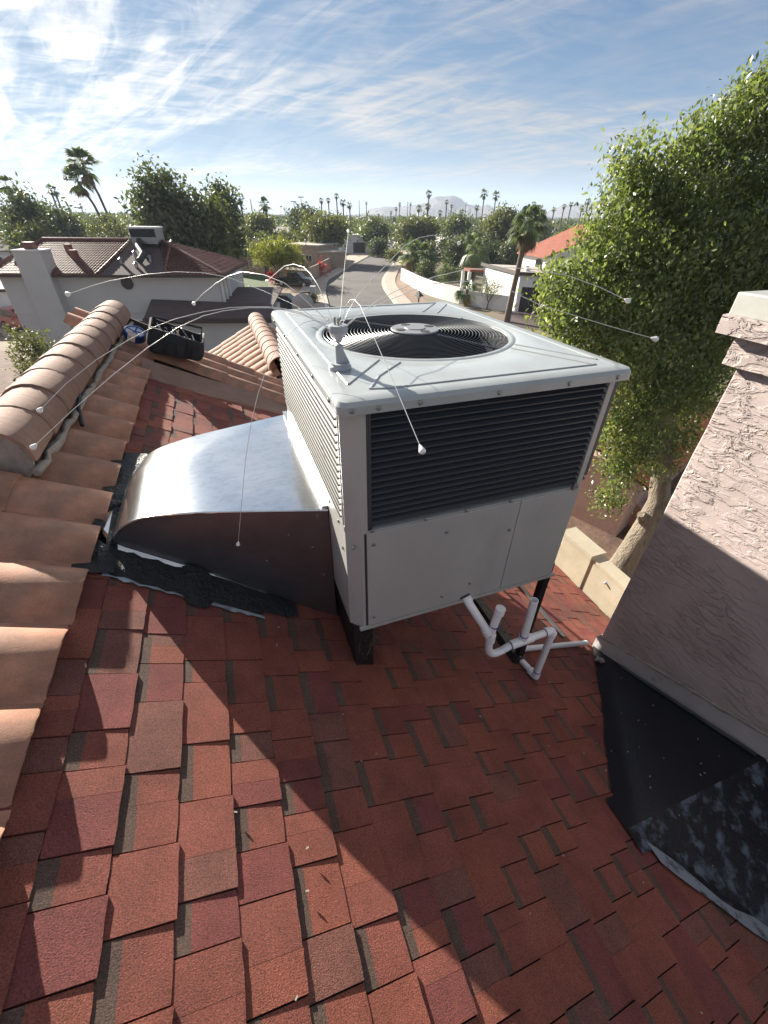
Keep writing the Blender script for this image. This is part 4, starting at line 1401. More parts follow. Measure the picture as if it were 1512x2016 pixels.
# ================================================================== tools left on the tiles
bag = rthing('tool_bag', 'open black tool bag with a bar handle on the clay tiles', 'tool bag', -0.50, 5.05, RZ(-0.5, .12))
def build_bag():
    cz = RZ(-0.72, .135)
    a0, a1, b0, b1, h = -0.76, -0.25, 4.80, 5.20, 0.19
    q = TR * 0.62
    def Tf(x, y, zz):   # tilt down the slope
        return (a0 + x * math.cos(q) + zz * math.sin(q), b0 + y, cz - x * math.sin(q) + zz * math.cos(q))
    W, Dp = a1 - a0, b1 - b0
    mb = MB()
    ro = rrect(0, W, 0, Dp, .06, 4); K = len(ro)
    ri = rrect(.018, W - .018, .018, Dp - .018, .05, 4)
    rings = [(ro, 0.0, .95), (ro, .06, 1.02), (ro, h * .6, 1.03), (ro, h, 1.0), (ri, h, 1.0), (ri, .03, 1.0)]
    vs = []
    for r, zz, k in rings:
        for x, y in r:
            lift = .035 * abs(x / W - .5) * 2 if zz >= h else 0
            wob = .014 * math.sin(9 * x + 5 * y) + .010 * math.sin(23 * x - 14 * y + zz * 30)
            vs.append(Tf(W / 2 + (x - W / 2) * (k + wob * 1.5), Dp / 2 + (y - Dp / 2) * (k + wob * 2), zz + lift + (wob * 1.6 if zz > .05 else 0)))
    fs = [(i * K + k, i * K + (k + 1) % K, (i + 1) * K + (k + 1) % K, (i + 1) * K + k) for i in range(len(rings) - 1) for k in range(K)]
    fs += [tuple(range(K - 1, -1, -1)), tuple((len(rings) - 1) * K + k for k in range(K))]
    mb.add(vs, fs)
    mb.build('bag_body', M['rubber'], bag, smooth=45)
    mb = MB(); mb.tube([Tf(.03, Dp / 2, h * .9), Tf(.03, Dp / 2, h + .11), Tf(W - .03, Dp / 2, h + .11), Tf(W - .03, Dp / 2, h * .9)], .012, 8)
    mb.build('handle', M['black'], bag, smooth=50)
    mb = MB()
    for x in (.12, .36): mb.tube([Tf(x, -.008, .06), Tf(x, -.012, .18), Tf(x + .02, .01, h + .02)], .012, 5, squash=.35)
    for x in (.06, .18, .26, .40): mb.extrude([Tf(x, -.006, .03), Tf(x + .07, -.006, .03), Tf(x + .07, -.012, .13), Tf(x, -.012, .13)], (0, -.012, 0))
    mb.build('pocket', M['rubber'], bag)
    rr = random.Random(8)
    for k in range(15):
        x, y = rr.uniform(.06, W - .06), rr.uniform(.05, Dp - .05)
        L_ = rr.uniform(.08, .2); t = rr.uniform(0, 6.3)
        mb = MB()
        p, q_ = Tf(x, y, h * .62), Tf(min(max(x + .5 * L_ * math.cos(t), .03), W - .03), min(max(y + .5 * L_ * math.sin(t), .03), Dp - .03), h * .9 + L_ * .35)
        mb.tube([p, q_], [.009, .006], 7)
        mb.build('tool', rr.choice([M['steel'], M['steel'], M['plastic'], M['label']]), bag, smooth=50)
build_bag()

def rod(name, label, cat, mt, pts, r, n=8):
    mb = MB(); mb.tube(pts, r, n)
    o = mb.build(name, mt, None, smooth=50)
    for v in o.data.vertices: v.co = HB(*v.co)
    return tag(o, label, cat)

reel = rthing('hose_reel', 'round blue rimmed reel with a pale spoked face beside the tool bag', 'reel', -0.90, 5.15, RZ(-0.9, .12))
ax = (0.35, -0.35, 0.87); c0 = (-0.885, 5.12, RZ(-0.885, .12))
mb = MB(); mb.lathe([(.085, 0), (.098, .004), (.10, .02), (.10, .06), (.098, .078), (.086, .082), (.082, .07)], c0, 28, ax); mb.build('rim', M['blue'], reel, smooth=40)
mb = MB(); mb.lathe([(.083, .066), (.083, .070), (0.0, .072)], c0, 28, ax, cap=False)
fc = mb.build('face', M['pale_face'], reel, smooth=30)
mb = MB()
axn = np.array(ax) / np.linalg.norm(ax); e1 = np.cross(axn, (0, 0, 1)); e1 /= np.linalg.norm(e1); e2 = np.cross(axn, e1)
for k in range(5):
    t = k * 1.2566
    mb.beam(np.array(c0) + axn * .074, np.array(c0) + axn * .074 + .078 * (e1 * math.cos(t) + e2 * math.sin(t)), .012, .004, axn)
mb.build('spoke', M['blue'], fc)
mb = MB()
mb.extrude([(-.925, 4.93, RZ(-.925, .125)), (-.865, 4.92, RZ(-.865, .125)), (-.86, 5.0, RZ(-.86, .15)), (-.92, 5.01, RZ(-.92, .15))], (0.02, 0, .045))
o = mb.build('paper_packet', M['label'])
for v in o.data.vertices: v.co = HB(*v.co)
tag(o, 'small crumpled pinkish packet on the tiles below the blue reel', 'packet')
rod('metal_rod', 'short dark metal rod leaning on a tile crest near the ridge', 'rod', M['black'], [(-1.0, 3.25, RZ(-1.0, .115)), (-0.985, 3.08, RZ(-.985, .035 + .06)), (-.965, 2.95, RZ(-.965, .04))], .012)
# ================================================================== the neighbourhood
def sheet(name, pts, z, mt, kind='structure'):
    mb = MB()
    mb.add([(p[0], p[1], z) for p in pts], [tuple(range(len(pts)))])
    o = mb.build(name, mt, fix=False)
    me = o.data
    if me.polygons[0].normal.z < 0: me.flip_normals()
    o['kind'] = kind
    return o


mb = MB()
mb.grid(lambda u, v: (u, v, 0), [-3900, -900, -120, -30, 0, 30, 120, 900, 3900], [-700, -60, 0, 30, 90, 250, 900, 2000, 3900])
ground = struct(mb.build('ground', M['ground'], fix=False))

RL = [(700, 760), (660, 650), (645, 592), (641, 570), (647, 552), (660, 544), (697, 521), (738, 498), (755, 485), (770, 473)]
RR = [(900, 760), (815, 650), (770, 591), (754, 567), (753, 549), (770, 524), (783, 506), (786, 497), (784, 486), (783, 473)]
RLg = [G(*p) for p in RL]; RRg = [G(*p) for p in RR]
def ribbon(name, A, B, z, mt):
    mb = MB()
    n = len(A)
    # refine
    def ref(P):
        out = []
        for i in range(n - 1):
            p0, p1, p2, p3 = P[max(i - 1, 0)], P[i], P[i + 1], P[min(i + 2, n - 1)]
            for k in range(4):
                t = k / 4
                out.append(0.5 * (2 * p1 + (p2 - p0) * t + (2 * p0 - 5 * p1 + 4 * p2 - p3) * t * t + (3 * p1 - p0 - 3 * p2 + p3) * t ** 3))
        out.append(P[-1])
        return out
    A2, B2 = ref(A), ref(B)
    vs = [(p[0], p[1], z) for p in A2] + [(p[0], p[1], z) for p in B2]
    N = len(A2)
    mb.add(vs, [(i, i + 1, N + i + 1, N + i) for i in range(N - 1)])
    o = mb.build(name, mt, fix=True)
    if o.data.polygons[0].normal.z < 0: o.data.flip_normals()
    return struct(o), A2, B2
def offs(P, d):
    out = []
    for i, p in enumerate(P):
        t = P[min(i + 1, len(P) - 1)] - P[max(i - 1, 0)]
        t = t[:2] / np.linalg.norm(t[:2])
        out.append(np.array([p[0] + t[1] * d, p[1] - t[0] * d, 0]))
    return out
road, RA2, RB2 = ribbon('road', RLg, RRg, 0.008, M['asphalt'])
def kerb(name, P, d):
    Q = offs(P, d)
    mb = MB()
    n = len(P)
    vs = []
    for p, q in zip(P, Q): vs += [(p[0], p[1], 0.0), (p[0], p[1], .13), (q[0], q[1], .14), (q[0], q[1], 0.0)]
    mb.add(vs, [(4 * i + k, 4 * i + k + 1, 4 * i + 5 + k, 4 * i + 4 + k) for i in range(n - 1) for k in range(3)])
    o = struct(mb.build(name, M['kerb']))
    return Q
QR = kerb('kerb', RB2, 0.55)
QL = kerb('kerb', RA2, -0.55)
def walk(name, P, d, z, mt):
    Q = offs(P, d)
    mb = MB(); n = len(P)
    vs = [(p[0], p[1], z) for p in P] + [(q[0], q[1], z) for q in Q]
    mb.add(vs, [(i, i + 1, n + i + 1, n + i) for i in range(n - 1)])
    o = mb.build(name, mt)
    if o.data.polygons[0].normal.z < 0: o.data.flip_normals()
    struct(o)
    return Q
SR = walk('sidewalk', QR, 1.7, 0.135, M['concrete'])
SL = walk('sidewalk', QL, -1.5, 0.135, M['concrete'])
walk('gravel_strip', SR, 2.2, 0.05, M['gravel'])
walk('gravel_strip', SL, -4.0, 0.05, M['gravel'])
for pts, mt in (([(600, 556), (645, 556), (641, 575), (590, 578)], M['concrete']), ([(690, 523), (752, 490), (700, 497), (655, 520)], M['concrete'])):
    sheet('driveway', [G(*p) for p in pts], 0.15, mt)
sheet('lawn', [G(430, 572), G(525, 574), G(530, 545), G(440, 540)], 0.02, M['lawn'])
sheet('yard', [G(870, 588), G(935, 600), G(935, 570), G(880, 566)], 0.02, M['lawn'])
sheet('yard', [(-40, 14, 0), (-10, 12, 0), (-9, 33, 0), (-42, 34, 0)], 0.012, M['soil'])
sheet('side_yard', [(3.0, 3.0, 0), (22, 3, 0), (22, 24, 0), (3, 24, 0)], 0.012, M['soil'])
sheet('driveway', [G(985, 640), G(1140, 660), G(1150, 596), G(1010, 602)], 0.02, M['brown_roof'])


def local(p0, p1):
    """frame at p0 with x towards p1 (level)"""
    d = np.array(p1[:2]) - np.array(p0[:2]); L_ = np.linalg.norm(d)
    return math.atan2(d[1], d[0]), L_


def bthing(name, label, cat, loc, rz, group=None):
    return thing(name, label, cat, loc, group, rz=rz)            # parts in local x, y, z (y away)


def windows(parent, rects, y, glass=None, frame=None):
    for (x0, x1, z0, z1) in rects:
        mb = MB()
        f = 0.07
        mb.box(x0 - f, x1 + f, y - .05, y + .02, z0 - f, z0); mb.box(x0 - f, x1 + f, y - .05, y + .02, z1, z1 + f)
        mb.box(x0 - f, x0, y - .05, y + .02, z0, z1); mb.box(x1, x1 + f, y - .05, y + .02, z0, z1)
        mb.box((x0 + x1) / 2 - .03, (x0 + x1) / 2 + .03, y - .04, y + .02, z0, z1)
        w = mb.build('window', frame or M['white_stucco'], parent)
        mb = MB(); mb.box(x0, x1, y - .025, y + .01, z0, z1)
        mb.build('pane', glass or M['glass'], w)


def tile_field(mb, quad, ncol, nrow, amp=0.055, step=0.05):
    """corrugated courses over a plane quad (lower-left, lower-right, upper-right, upper-left)"""
    q = [np.array(p, float) for p in quad]
    nrm = np.cross(q[1] - q[0], q[3] - q[0]); nrm /= np.linalg.norm(nrm)
    if nrm[2] < 0: nrm = -nrm
    def P(u, v, h): return (q[0] * (1 - u) + q[1] * u) * (1 - v) + (q[3] * (1 - u) + q[2] * u) * v + nrm * h
    per = 6
    U = [i / (ncol * per) for i in range(ncol * per + 1)]
    for r in range(nrow):
        v0, v1 = r / nrow, (r + 1) / nrow
        vs, fs = [], []
        for (v, dh) in ((v0, -.02), (v0, step), (v1, 0.0)):
            for i, uu in enumerate(U):
                h = amp * max(0.0, math.sin(2 * math.pi * i / per)) ** .8 if dh >= 0 else 0
                vs.append(P(uu, v, max(dh, 0) + h if dh >= 0 else dh))
        n = len(U)
        for k in range(2):
            for i in range(n - 1): fs.append((k * n + i, k * n + i + 1, (k + 1) * n + i + 1, (k + 1) * n + i))
        mb.add(vs, fs)


# ---- large grey-white house on the left
def neighbour():
    D = 0.0
    x0, x1 = -15.2, 0.0
    OX = 12.5
    n = thing('stucco_house', 'grey white two storey stucco house with brown hipped tile roof and wide chimney', 'house', (-12.6, 34.8, 0), rz=math.radians(5.0))
    ez, rz_ = 5.32, 7.15
    mb = MB(); mb.box(x0, x1, D, D + 9, 0, ez)
    wall = mb.build('wall', M['stucco_blue'], n)
    mb = MB(); mb.box(x0 - .04, x1 + .04, D - .05, D + .02, 2.72, 2.86); mb.build('belt_course', M['stucco_blue'], wall)
    o = .55
    E = [(x0 - o, D - o, ez), (x1 + o, D - o, ez), (x1 + o, D + 9 + o, ez), (x0 - o, D + 9 + o, ez)]
    Rl, Rr = (x0 + 1.4, D + 4.5, rz_), (x1 - 5.0, D + 4.5, rz_)
    mb = MB()
    mb.add(E + [Rl, Rr], [(0, 1, 5, 4), (1, 2, 5), (2, 3, 4, 5), (3, 0, 4)])
    mb.box(x0 - o, x1 + o, D - o, D - o + .05, ez - .16, ez)
    mb.box(x1 + o - .05, x1 + o, D - o, D + 9 + o, ez - .16, ez)
    mb.add([(x0 - o, D - o, ez - .15), (x1 + o, D - o, ez - .15), (x1 + o, D + 9, ez - .15), (x0 - o, D + 9, ez - .15)], [(0, 1, 2, 3)])
    roof = mb.build('roof', M['fascia'], n)
    E = [np.array(p) for p in E]; Rl, Rr = np.array(Rl), np.array(Rr)
    def lerp(p, q, t): return p * (1 - t) + q * t
    # bay cut out for the roof-top unit
    def front(xb, v):   # point on front slope at x, slope fraction
        a, b = E[0][1], Rl[1]
        return np.array([xb, a + (b - a) * v, ez + (rz_ - ez) * v])
    mb = MB()
    bayl0, bayl1 = -20.6 + OX, -19.7 + OX
    bayr0, bayr1 = -16.0 + OX, -16.6 + OX
    tile_field(mb, [E[0], front(bayl0, 0), front(bayl1, 1), Rl], 34, 14, .10, .035)
    tile_field(mb, [front(bayr0, 0), E[1], Rr + np.array([.02, 0, 0]), Rr], 20, 14, .10, .035)
    tile_field(mb, [E[1], E[2], Rr + np.array([0, .01, 0]), Rr], 40, 14, .10, .035)
    tile_field(mb, [E[3], E[0], Rl, Rl + np.array([0, .01, 0])], 40, 14, .10, .035)
    mb.build('tile_field', M['red_tile'], roof, kind='stuff')
    for nm, p, q, r in (('ridge_line', Rl, Rr, .13), ('ridge_line', Rr, E[1], .13), ('ridge_line', Rl, E[0], .13), ('ridge_line', front(bayl0, 0.02), front(bayl1, .98), .11), ('ridge_line', front(bayr0, 0.02), front(bayr1, .98), .11)):
        mb = MB()
        k = int(np.linalg.norm(q - p) / .4)
        for i in range(k):
            a_, b_ = lerp(p, q, i / k), lerp(p, q, (i + .93) / k)
            mb.tube([a_ + [0, 0, .07], b_ + [0, 0, .07]], [r * 1.1, r * .92], 8)
        mb.build(nm, M['red_tile'], roof)
    mb = MB()
    mb.add([front(bayl0, 0.0) + [0, 0, .012], front(bayr0, 0.0) + [0, 0, .012], front(bayr1, 1) + [0, 0, .012], front(bayl1, 1) + [0, 0, .012]], [(0, 1, 2, 3)])
    mb.build('shingle_bay', M['brown_roof'], roof)
    # vents on the bay, white flashing hood left of the chimney
    mb = MB()
    for (x, v, h) in ((-19.4, .3, .3), (-18.5, .42, .5), (-18.2, .2, .25), (-17.4, .35, .35)):
        p = front(x + OX, v); mb = MB(); mb.lathe([(.11, 0), (.11, h), (.17, h + .02), (.04, h + .12)], p, 12); mb.build('roof_vent', M['galv_dull'], roof, smooth=40)
    p = front(-26.3 + OX, .40)
    mb = MB(); mb.add([p + [-.7, -.5, 0], p + [.7, -.5, 0], p + [.7, .5, .15], p + [-.7, .5, .15], p + [-.1, .1, .75], p + [.6, .1, .75]], [(0, 1, 5, 4), (1, 2, 5), (2, 3, 4, 5), (3, 0, 4)])
    mb.build('roof_saddle', M['white_stucco'], roof)
    for (x, v) in ((-22.9, .45), (-23.6, .62)):
        q = front(x + OX, v); mb = MB(); mb.box(q[0] - .2, q[0] + .2, q[1] - .2, q[1] + .2, q[2] - .1, q[2] + .55); mb.build('roof_stub', M['red_tile'], roof)
    mb = MB()
    mb.hexa([(-25.75 + OX, D - .75, 0), (-23.75 + OX, D - .75, 0), (-23.75 + OX, D + .02, 0), (-25.75 + OX, D + .02, 0)], [(-25.6 + OX, D - .75, 6.75), (-23.8 + OX, D - .75, 6.75), (-23.8 + OX, D + .6, 6.75), (-25.6 + OX, D + .6, 6.75)])
    chn = mb.build('chimney', M['stucco_blue'], n)
    mb = MB(); mb.box(-25.65 + OX, -23.75 + OX, D - .8, D + .65, 6.75, 6.83); mb.build('chimney_cap', M['white_stucco'], chn)
    mb = MB(); mb.box(-25.0 + OX, -24.4 + OX, D - .3, D + .2, 6.83, 7.25); mb.build('flue', M['red_tile'], chn)
    # attic vent, low windows, corner columns at the right end
    mb = MB(); mb.lathe([(.42, 0), (.42, .06)], (-19.0 + OX, D - .02, 4.75), 16, (0, -1, 0)); mb.build('attic_vent', M['door'], wall)
    windows(wall, [(-20.0 + OX, -18.4 + OX, .9, 2.2), (-16.8 + OX, -15.4 + OX, .9, 2.2)], D)
    for k in range(3):
        mb = MB(); mb.box(x1 + .02, x1 + .18, D + .4 + k * 1.1, D + .62 + k * 1.1, 3.1, ez); mb.build('balcony_post', M['white_stucco'], n)
    # single-storey wing in front and to the right
    mb = MB(); mb.box(-17.3 + OX, -9.0 + OX, -1.8, D - .06, 0, 2.55); mb.box(x1 + .05, -9.0 + OX, D - .06, 6, 0, 2.55)
    wing = mb.build('wing_wall', M['stucco_blue'], n)
    mb = MB()
    L0 = [(-17.6 + OX, -2.4, 2.62), (-8.6 + OX, -2.4, 2.62), (-8.6 + OX, D - .06, 3.2), (-17.6 + OX, D - .06, 3.55)]
    mb.hexa(L0, [(p[0], p[1], p[2] + .14) for p in L0])
    U0 = [(x1 + .02, D - .055, 3.2), (-8.6 + OX, D - .055, 3.2), (-8.6 + OX, 6, 3.6), (x1 + .02, 6, 3.6)]
    mb.hexa(U0, [(p[0], p[1], p[2] + .14) for p in U0])
    wr = mb.build('wing_roof', M['brown_roof'], n)
    mb = MB(); mb.box(-17.65 + OX, -8.55 + OX, -2.46, -2.402, 2.45, 2.8); mb.build('fascia', M['fascia'], wr)
    ua = thing('roof_unit', 'grey roof air conditioner on the ridge of the stucco house', 'air conditioner', (-12.6, 34.8, 0), rz=math.radians(5.0))
    p = np.array([-18.2 + OX, D + 4.0, 6.9])
    mb = MB(); mb.box(p[0] - .95, p[0] + .95, p[1] - .8, p[1] + .8, 7.0, 8.0); mb.build('cabinet', M['galv_dull'], ua)
    mb = MB(); mb.box(p[0] - .9, p[0] + .9, p[1] - .85, p[1] - .802, 7.45, 7.95); mb.build('grille', M['coil'], ua)
    mb = MB(); mb.box(p[0] - 1.0, p[0] + 1.0, p[1] - .9, p[1] + .9, 8.0, 8.10); mb.build('lid', M['white_stucco'], ua)
    mb = MB(); mb.box(p[0] - .8, p[0] - .7, p[1] - .7, p[1] - .6, 6.6, 7.0); mb.box(p[0] + .7, p[0] + .8, p[1] - .7, p[1] - .6, 6.6, 7.0); mb.build('leg', M['black'], ua)
    mb = MB(); mb.tube([(p[0] - .4, p[1] - .8, 7.2), (p[0] - .3, p[1] - 1.5, 6.9), (p[0] + .3, p[1] - 2.4, 6.45), (p[0] + .2, p[1] - 3.2, 6.1)], .22, 10); mb.build('duct', M['door'], ua, smooth=50)


neighbour()


# ---- trees ---------------------------------------------------------------
def leaves_mesh(name, mt, blobs, nleaf, size, clump=0.35, per=26, up=0.25, seed=1, lo=0.75, hi=1.25, aspect=0.5, shell=0.55, droop=0.0):
    """leaf-sized quads in clumps through the volume of ellipsoid blobs; blobs: (x, y, z, rx, ry, rz)"""
    r = np.random.default_rng(seed)
    B = np.array(blobs, float)
    vol = (B[:, 3] * B[:, 4] * B[:, 5]) ** 0.75
    nc = max(1, int(nleaf / per))
    w = r.choice(len(B), nc, p=vol / vol.sum())
    d = r.normal(size=(nc, 3)); d /= np.linalg.norm(d, axis=1)[:, None]
    rad = shell + (1 - shell) * r.random(nc) ** 0.5
    rad = np.where(r.random(nc) < 0.25, r.random(nc) ** (1 / 3), rad)
    rad *= 1 + 0.16 * r.normal(size=nc)
    cen = B[w, :3] + d * B[w, 3:] * rad[:, None]
    ct = r.uniform(lo, hi, nc)
    N = nc * per
    ci = np.repeat(np.arange(nc), per)
    off = r.normal(size=(N, 3)) * clump * np.array([1, 1, 0.75])
    P = cen[ci] + off
    nrm = r.normal(size=(N, 3)) + np.array([0, 0, up]) + d[ci] * 0.5
    nrm /= np.linalg.norm(nrm, axis=1)[:, None]
    ax = np.cross(nrm, r.normal(size=(N, 3))); ax[:, 2] -= droop
    ax /= np.linalg.norm(ax, axis=1)[:, None] + 1e-9
    bx = np.cross(nrm, ax); bx /= np.linalg.norm(bx, axis=1)[:, None] + 1e-9
    s = size * r.uniform(0.6, 1.35, N)[:, None]
    V = np.stack([P - ax * s, P + bx * s * aspect + nrm * s * .12, P + ax * s, P - bx * s * aspect + nrm * s * .12], 1).reshape(-1, 3)
    tint = (ct[ci] * r.uniform(0.8, 1.2, N))
    return V, tint


def leaf_object(name, mt, V, tint, parent=None, kind=None):
    n = len(V) // 4
    me = bpy.data.meshes.new(name)
    o = np.array(ORIG[parent.name] if parent is not None else (0, 0, 0), float)
    V = (V - o).astype(np.float32)
    me.vertices.add(len(V)); me.vertices.foreach_set('co', V.ravel())
    me.loops.add(n * 4); me.loops.foreach_set('vertex_index', np.arange(n * 4, dtype=np.int32))
    me.polygons.add(n)
    me.polygons.foreach_set('loop_start', np.arange(0, n * 4, 4, dtype=np.int32))
    try: me.polygons.foreach_set('loop_total', np.full(n, 4, dtype=np.int32))
    except Exception: pass
    me.materials.append(mt)
    at = me.attributes.new('tint', 'FLOAT_COLOR', 'POINT')
    c = np.repeat(np.clip(tint, .3, 2), 4)
    col = np.stack([c * (1 + .25 * (c - 1)), c, c * .95, np.ones_like(c)], 1).astype(np.float32)
    at.data.foreach_set('color', col.ravel())
    me.update(calc_edges=True)
    ob = bpy.data.objects.new(name, me); COL.objects.link(ob)
    if parent is not None: ob.parent = parent
    ORIG[ob.name] = tuple(o)
    if kind: ob['kind'] = kind
    return ob


def limb_mesh(base, tops, r0, seed=1, bend=0.3):
    r = random.Random(seed)
    mb = MB()
    base = np.array(base, float)
    fork = base + (np.mean(tops, axis=0) - base) * 0.38
    fork[:2] = base[:2] + (fork[:2] - base[:2]) * .5
    mid = (base + fork) / 2 + np.array([r.uniform(-.1, .1), r.uniform(-.1, .1), 0]) * r0 * 3
    mb.tube([base + [0, 0, -.1], base + [0, 0, .05 * r0 + .05], mid, fork], [r0 * 1.5, r0 * 1.2, r0, r0 * .8], 9)
    for t in tops:
        t = np.array(t, float)
        m1 = fork + (t - fork) * .45 + np.array([r.uniform(-1, 1), r.uniform(-1, 1), r.uniform(0, 1)]) * bend * r0 * 4
        mb.tube([fork - (fork - mid) * .15, m1, t], [r0 * .6, r0 * .38, r0 * .12], 6)
    return mb


def tree(label, px, ytop, wpx, D, mt, name='tree', group=None, n=3500, size=None, seed=None, skirt=0.25, blobs=7, trunk_r=None, aspect=.5, ybase=None, clump=None, droop=0):
    seed = seed if seed is not None else int(px * 7 + D)
    r = random.Random(seed)
    top = Wd(px, ytop, D)
    zc = (RC @ np.array([top[0], top[1], top[2] - CAMZ]))[2]
    w = wpx * zc / FPX / 2
    H = max(top[2], 2.0)
    x, y = top[0], top[1]
    t = thing(name, label, 'tree', (x, y, 0), group)
    zb = H * skirt
    B = []
    for k in range(blobs):
        ang = r.uniform(0, 6.28); q = r.uniform(.15, .62) * w
        hz = r.uniform(0, 1)
        br = w * r.uniform(.34, .52)
        bz = (H - zb) * .5 * r.uniform(.42, .68)
        B.append((x + q * math.cos(ang), y + q * math.sin(ang), zb + bz + (H - zb - 2 * bz) * hz, br, br, bz))
    B.append((x, y, H - (H - zb) * .36, w * .45, w * .45, (H - zb) * .34))
    size = size or max(0.10, w * 0.05)
    V, tint = leaves_mesh('crown', mt, B, n, size, clump or size * 2.6, 18, seed=seed, aspect=aspect, droop=droop)
    leaf_object('crown', mt, V, tint, t)
    tr = trunk_r or max(.10, H * .022)
    mb = limb_mesh((x, y, 0), [(b[0], b[1], b[2]) for b in B[:6]], tr, seed)
    mb.build('trunk', M['dark_bark'], t, smooth=60)
    return t


tree('broad dark tree standing tall behind the roof ridge of the grey white house', 305, 315, 165, 58, M['leaf_dark'], n=15000, blobs=16, size=.26, skirt=.1)
tree('slim dark pine right of the broad tree behind the stucco house', 432, 350, 78, 66, M['leaf_dark'], name='pine_tree', n=6000, blobs=10, size=.24, skirt=.1)
tree('yellow green tree tucked between the broad tree and the pine', 405, 378, 80, 60, M['leaf_mid'], n=5000, blobs=8, size=.24, skirt=.1)
tree('low spreading yellow green tree with a dome crown over the parked black truck', 538, 467, 135, 76, M['leaf_yellow'], n=14000, blobs=16, size=.17, skirt=.28, droop=.8, aspect=.35)
tree('pale olive tree beside the tan block house', 630, 418, 130, 110, M['leaf_olive'], n=8000, blobs=10, size=.30, skirt=.2)
tree('dark rounded tree above the palm trunk left of the pale olive tree', 592, 408, 70, 150, M['leaf_dark'], n=4000, size=.45)
tree('dark tree in front of the white house with the dark garage door', 738, 428, 70, 140, M['leaf_mid'], n=4000, size=.4)
tree('grey green tree behind the grey gabled roof', 505, 420, 70, 120, M['leaf_olive'], n=4000, size=.35)
tree('dark green tree at the frame edge behind the red tile roof', 18, 372, 90, 78, M['leaf_dark'], n=6000, size=.3, skirt=.08)
tree('round dark tree below the distant leaning palms', 95, 402, 140, 95, M['leaf_dark'], n=8000, size=.36, skirt=.08, blobs=11)
tree('brown green tree behind the left end of the tile roof', 60, 440, 90, 72, M['leaf_olive'], n=4500, size=.25, skirt=.1)
tree('twiggy grey tree beside the twin palm trunks', 215, 420, 90, 85, M['leaf_olive'], n=4000, size=.24, skirt=.1, aspect=.3)
tree('large pale olive tree behind the shaggy palm', 992, 404, 95, 118, M['leaf_olive'], n=9000, size=.32, blobs=12, skirt=.15)
tree('wide olive tree at the bend on the right of the road', 822, 428, 85, 128, M['leaf_olive'], n=7000, size=.36, blobs=9, skirt=.12)
tree('round green tree among the trees right of the road', 905, 425, 70, 150, M['leaf_mid'], n=5000, size=.42, blobs=9, skirt=.12)
tree('thin leaved small tree against the white garden wall', 968, 541, 70, 54, M['leaf_olive'], name='small_tree', n=1300, size=.09, skirt=.35, trunk_r=.07, aspect=.35, clump=.3)
tree('golden leaved shrub tree at the road edge past the palms', 778, 488, 36, 105, M['leaf_yellow'], name='small_tree', n=1500, size=.2, skirt=.1)


def shrub(label, px, ytop, wpx, D, mt, name='shrub', group=None, n=1500, size=.14, cat='shrub', h=None):
    top = Wd(px, ytop, D)
    zc = (RC @ np.array([top[0], top[1], top[2] - CAMZ]))[2]
    w = wpx * zc / FPX / 2
    H = max(.6, top[2]) if h is None else h
    x, y = top[0], top[1]
    V, tint = leaves_mesh('crown', mt, [(x + random.uniform(-.4, .4) * w, y + random.uniform(-.4, .4) * w, H * random.uniform(.4, .62), w * .55, w * .55, H * .36) for k in range(5)] + [(x, y, H * .5, w * .6, w * .6, H * .5)], n, size, size * 2, 16, seed=int(px + D))
    o = leaf_object(name, mt, V, tint)
    return tag(o, label, cat, group)


for k, (px, yt, wp, D, mk, lb) in enumerate([
        (845, 468, 70, 92, 'leaf_dark', 'dark oleander behind the fan palms at the road bend'), (905, 470, 70, 95, 'leaf_dark', 'dark oleander left of the shaggy short palm'),
        (960, 468, 80, 97, 'leaf_dark', 'dark oleander behind the shaggy short palm'), (1012, 470, 70, 93, 'leaf_dark', 'dark oleander left of the red roofed house'),
        (880, 520, 62, 74, 'leaf_mid', 'round green garden shrub above the white wall'), (925, 515, 40, 78, 'leaf_mid', 'smaller green garden shrub beside the round one'),
        (840, 508, 46, 82, 'leaf_mid', 'leafy shrub at the foot of the road bend palms'), (815, 500, 40, 90, 'leaf_olive', 'pale shrub beside the sidewalk under the bend palms')]):
    shrub(lb, px, yt, wp, D, M[mk], n=4500 if mk == 'leaf_dark' else 2200, size=.22 if mk == 'leaf_dark' else .14)
shrub('bright red flowering bush beside the parked black truck', 536, 528, 26, 74, M['leaf_red'], n=900, size=.10)
shrub('small red bougainvillea on top of the tan block wall', 633, 505, 26, 84, M['leaf_red'], n=500, size=.12)
shrub('unkempt grey green bush in the yard below the ridge tiles', 25, 622, 95, 24, M['leaf_olive'], n=3500, size=.08)
shrub('low green plant beside the pale gatepost at the kerb', 610, 578, 40, 56, M['leaf_mid'], n=700, size=.1)
shrub('dark hedge clump at the foot of the white house', 745, 470, 40, 128, M['leaf_dark'], n=2000, size=.3)
shrub('bright green shrub left of the tiled house', 6, 548, 30, 50, M['leaf_yellow'], n=700, size=.14)


